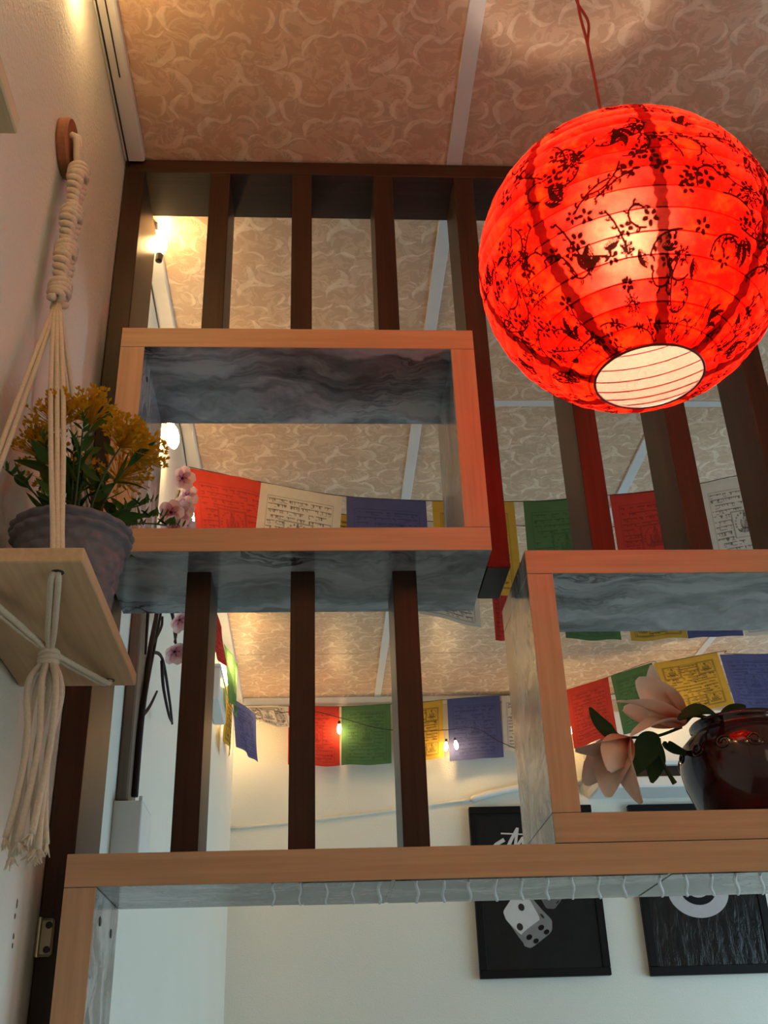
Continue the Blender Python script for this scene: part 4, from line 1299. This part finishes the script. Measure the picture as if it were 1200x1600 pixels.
def picture(label, x0, x1, z0, z1, pm, bw):
    root = thing('framed_picture', label, 'picture', ((x0 + x1) / 2, 4.605, z0), 'black pictures on the back wall')
    MB().box(x0, x1, PYF, YB, z0, z0 + bw, 0.002).build('frame_rail', M['frame'], root)
    MB().box(x0, x1, PYF, YB, z1 - bw, z1, 0.002).build('frame_rail', M['frame'], root)
    MB().box(x0, x0 + bw, PYF, YB, z0 + bw, z1 - bw, 0.002).build('frame_rail', M['frame'], root)
    MB().box(x1 - bw, x1, PYF, YB, z0 + bw, z1 - bw, 0.002).build('frame_rail', M['frame'], root)
    MB().box(x0 + bw - .002, x1 - bw + .002, PYF + 0.006, YB - 0.004, z0 + bw - .002, z1 - bw + .002).build('print', pm, root)
    return root
def decal(root, name, polys, mats, y):
    m = MB()
    for lay, (poly, mi) in enumerate(polys):
        yy = y - 0.0003 * lay
        n_ = len(poly)
        m.add([(p[0], yy, p[1]) for p in poly] + [(p[0], yy + .0002, p[1]) for p in poly], [tuple(range(n_))] + [(i, i + n_, (i + 1) % n_ + n_, (i + 1) % n_) for i in range(n_)], mi)
    return m.build(name, mats, root)
def ell(cx, cz, a, b_, rot=0, n=20):
    return [(cx + a * math.cos(t) * math.cos(rot) - b_ * math.sin(t) * math.sin(rot), cz + a * math.cos(t) * math.sin(rot) + b_ * math.sin(t) * math.cos(rot)) for t in [2 * PI * i / n for i in range(n)]]
def rpoly(pts, r=0.18, k=4):
    """polygon with rounded corners"""
    out = []
    n_ = len(pts)
    for i in range(n_):
        p, a, b_ = Vector(pts[i]), Vector(pts[i - 1]), Vector(pts[(i + 1) % n_])
        s_ = p.lerp(a, r); e = p.lerp(b_, r)
        for j in range(k + 1):
            t = j / k
            q = s_ * (1 - t) ** 2 + p * 2 * t * (1 - t) + e * t * t
            out.append((q.x, q.y))
    return out
p1 = picture('black framed print of a white die and brush lettering on the back wall', 0.642, 1.166, 1.488, 2.160, M['pic1'], 0.030)
PY = PYF + 0.0055
# the white die
top = [(0.752, 1.738), (0.762, 1.704), (0.824, 1.640), (0.905, 1.700), (0.862, 1.790), (0.800, 1.795)]
front = [(0.820, 1.652), (0.905, 1.706), (0.948, 1.692), (0.945, 1.662), (0.850, 1.596), (0.826, 1.604)]
right = [(0.858, 1.790), (0.905, 1.700), (0.946, 1.690), (0.920, 1.728)]
die = [(rpoly([(0.752, 1.735), (0.768, 1.700), (0.820, 1.620), (0.850, 1.592), (0.945, 1.655), (0.950, 1.700), (0.915, 1.738), (0.865, 1.80), (0.800, 1.80)], .25), 2),
       (rpoly(top, .22), 0), (rpoly(front, .2), 1),
       (ell(0.829, 1.752, .0125, .0145, .3), 3), (ell(0.816, 1.677, .0125, .0145, .3), 3),
       (ell(0.850, 1.637, .013, .010, .5), 4), (ell(0.902, 1.672, .013, .010, .5), 4), (ell(0.876, 1.622, .012, .009, .5), 4), (ell(0.922, 1.655, .012, .009, .5), 4), (ell(0.911, 1.716, .011, .004, -.9), 3)]
o = decal(p1, 'die_print', die, [M['die_w'], M['die_g2'], M['die_g2'], M['black'], M['frame']], PY)
o['label'] = 'white die printed on black'
decal(p1, 'die_print', [(rpoly([(0.905, 1.80), (0.93, 1.745), (0.965, 1.742), (1.00, 1.78), (1.01, 1.83), (0.94, 1.86)], .2), 0), (ell(0.98, 1.768, .010, .003, .8), 1)], [M['die_g'], M['black']], PY)['label'] = 'dim grey second die printed on black'
def stroke(p, w0, w1=None):
    p = [Vector(q) for q in p]
    w1 = w1 or w0
    L, R_ = [], []
    for i, q in enumerate(p):
        t = (p[min(i + 1, len(p) - 1)] - p[max(0, i - 1)]).normalized()
        nn = Vector((-t.y, t.x)) * (w0 + (w1 - w0) * i / (len(p) - 1)) / 2
        L.append((q + nn)[:]); R_.append((q - nn)[:])
    return L + R_[::-1]
lt = [stroke([(0.770, 2.048), (0.870, 2.042)], .006), stroke([(0.722, 1.980), (0.748, 2.004), (0.782, 2.022)], .014, .016), stroke([(0.786, 1.975), (0.812, 2.022), (0.842, 2.068)], .016, .012), stroke([(0.842, 2.070), (0.824, 1.985)], .012), stroke([(0.826, 1.985), (0.862, 2.030)], .012), stroke([(0.862, 2.032), (0.858, 1.975)], .012), stroke([(0.862, 1.978), (0.90, 2.045), (0.93, 2.06)], .012), stroke([(0.94, 2.05), (0.92, 1.98), (0.98, 1.99)], .012)]
decal(p1, 'brush_lettering', [(s_, 0) for s_ in lt], [M['die_w']], PY)['label'] = 'white brush lettering'
p2 = picture('black framed print with a large grey ring letter under glossy wrap, back wall', 1.326, 1.850, 1.480, 2.156, M['pic2'], 0.034)
cz, cx = 1.800, 1.570
ringp = [(ell(cx, cz, .128, .107, n=40), 0), (ell(cx, cz + .005, .075, .062, n=32), 1), (ell(cx, cz + .008, .046, .036, n=28), 0)]
decal(p2, 'ring_letter', ringp, [M['print_grey'], M['frame']], PY)['label'] = 'grey ring-shaped letter'

for o in bpy.data.objects:
    if '_o' in o: del o['_o']
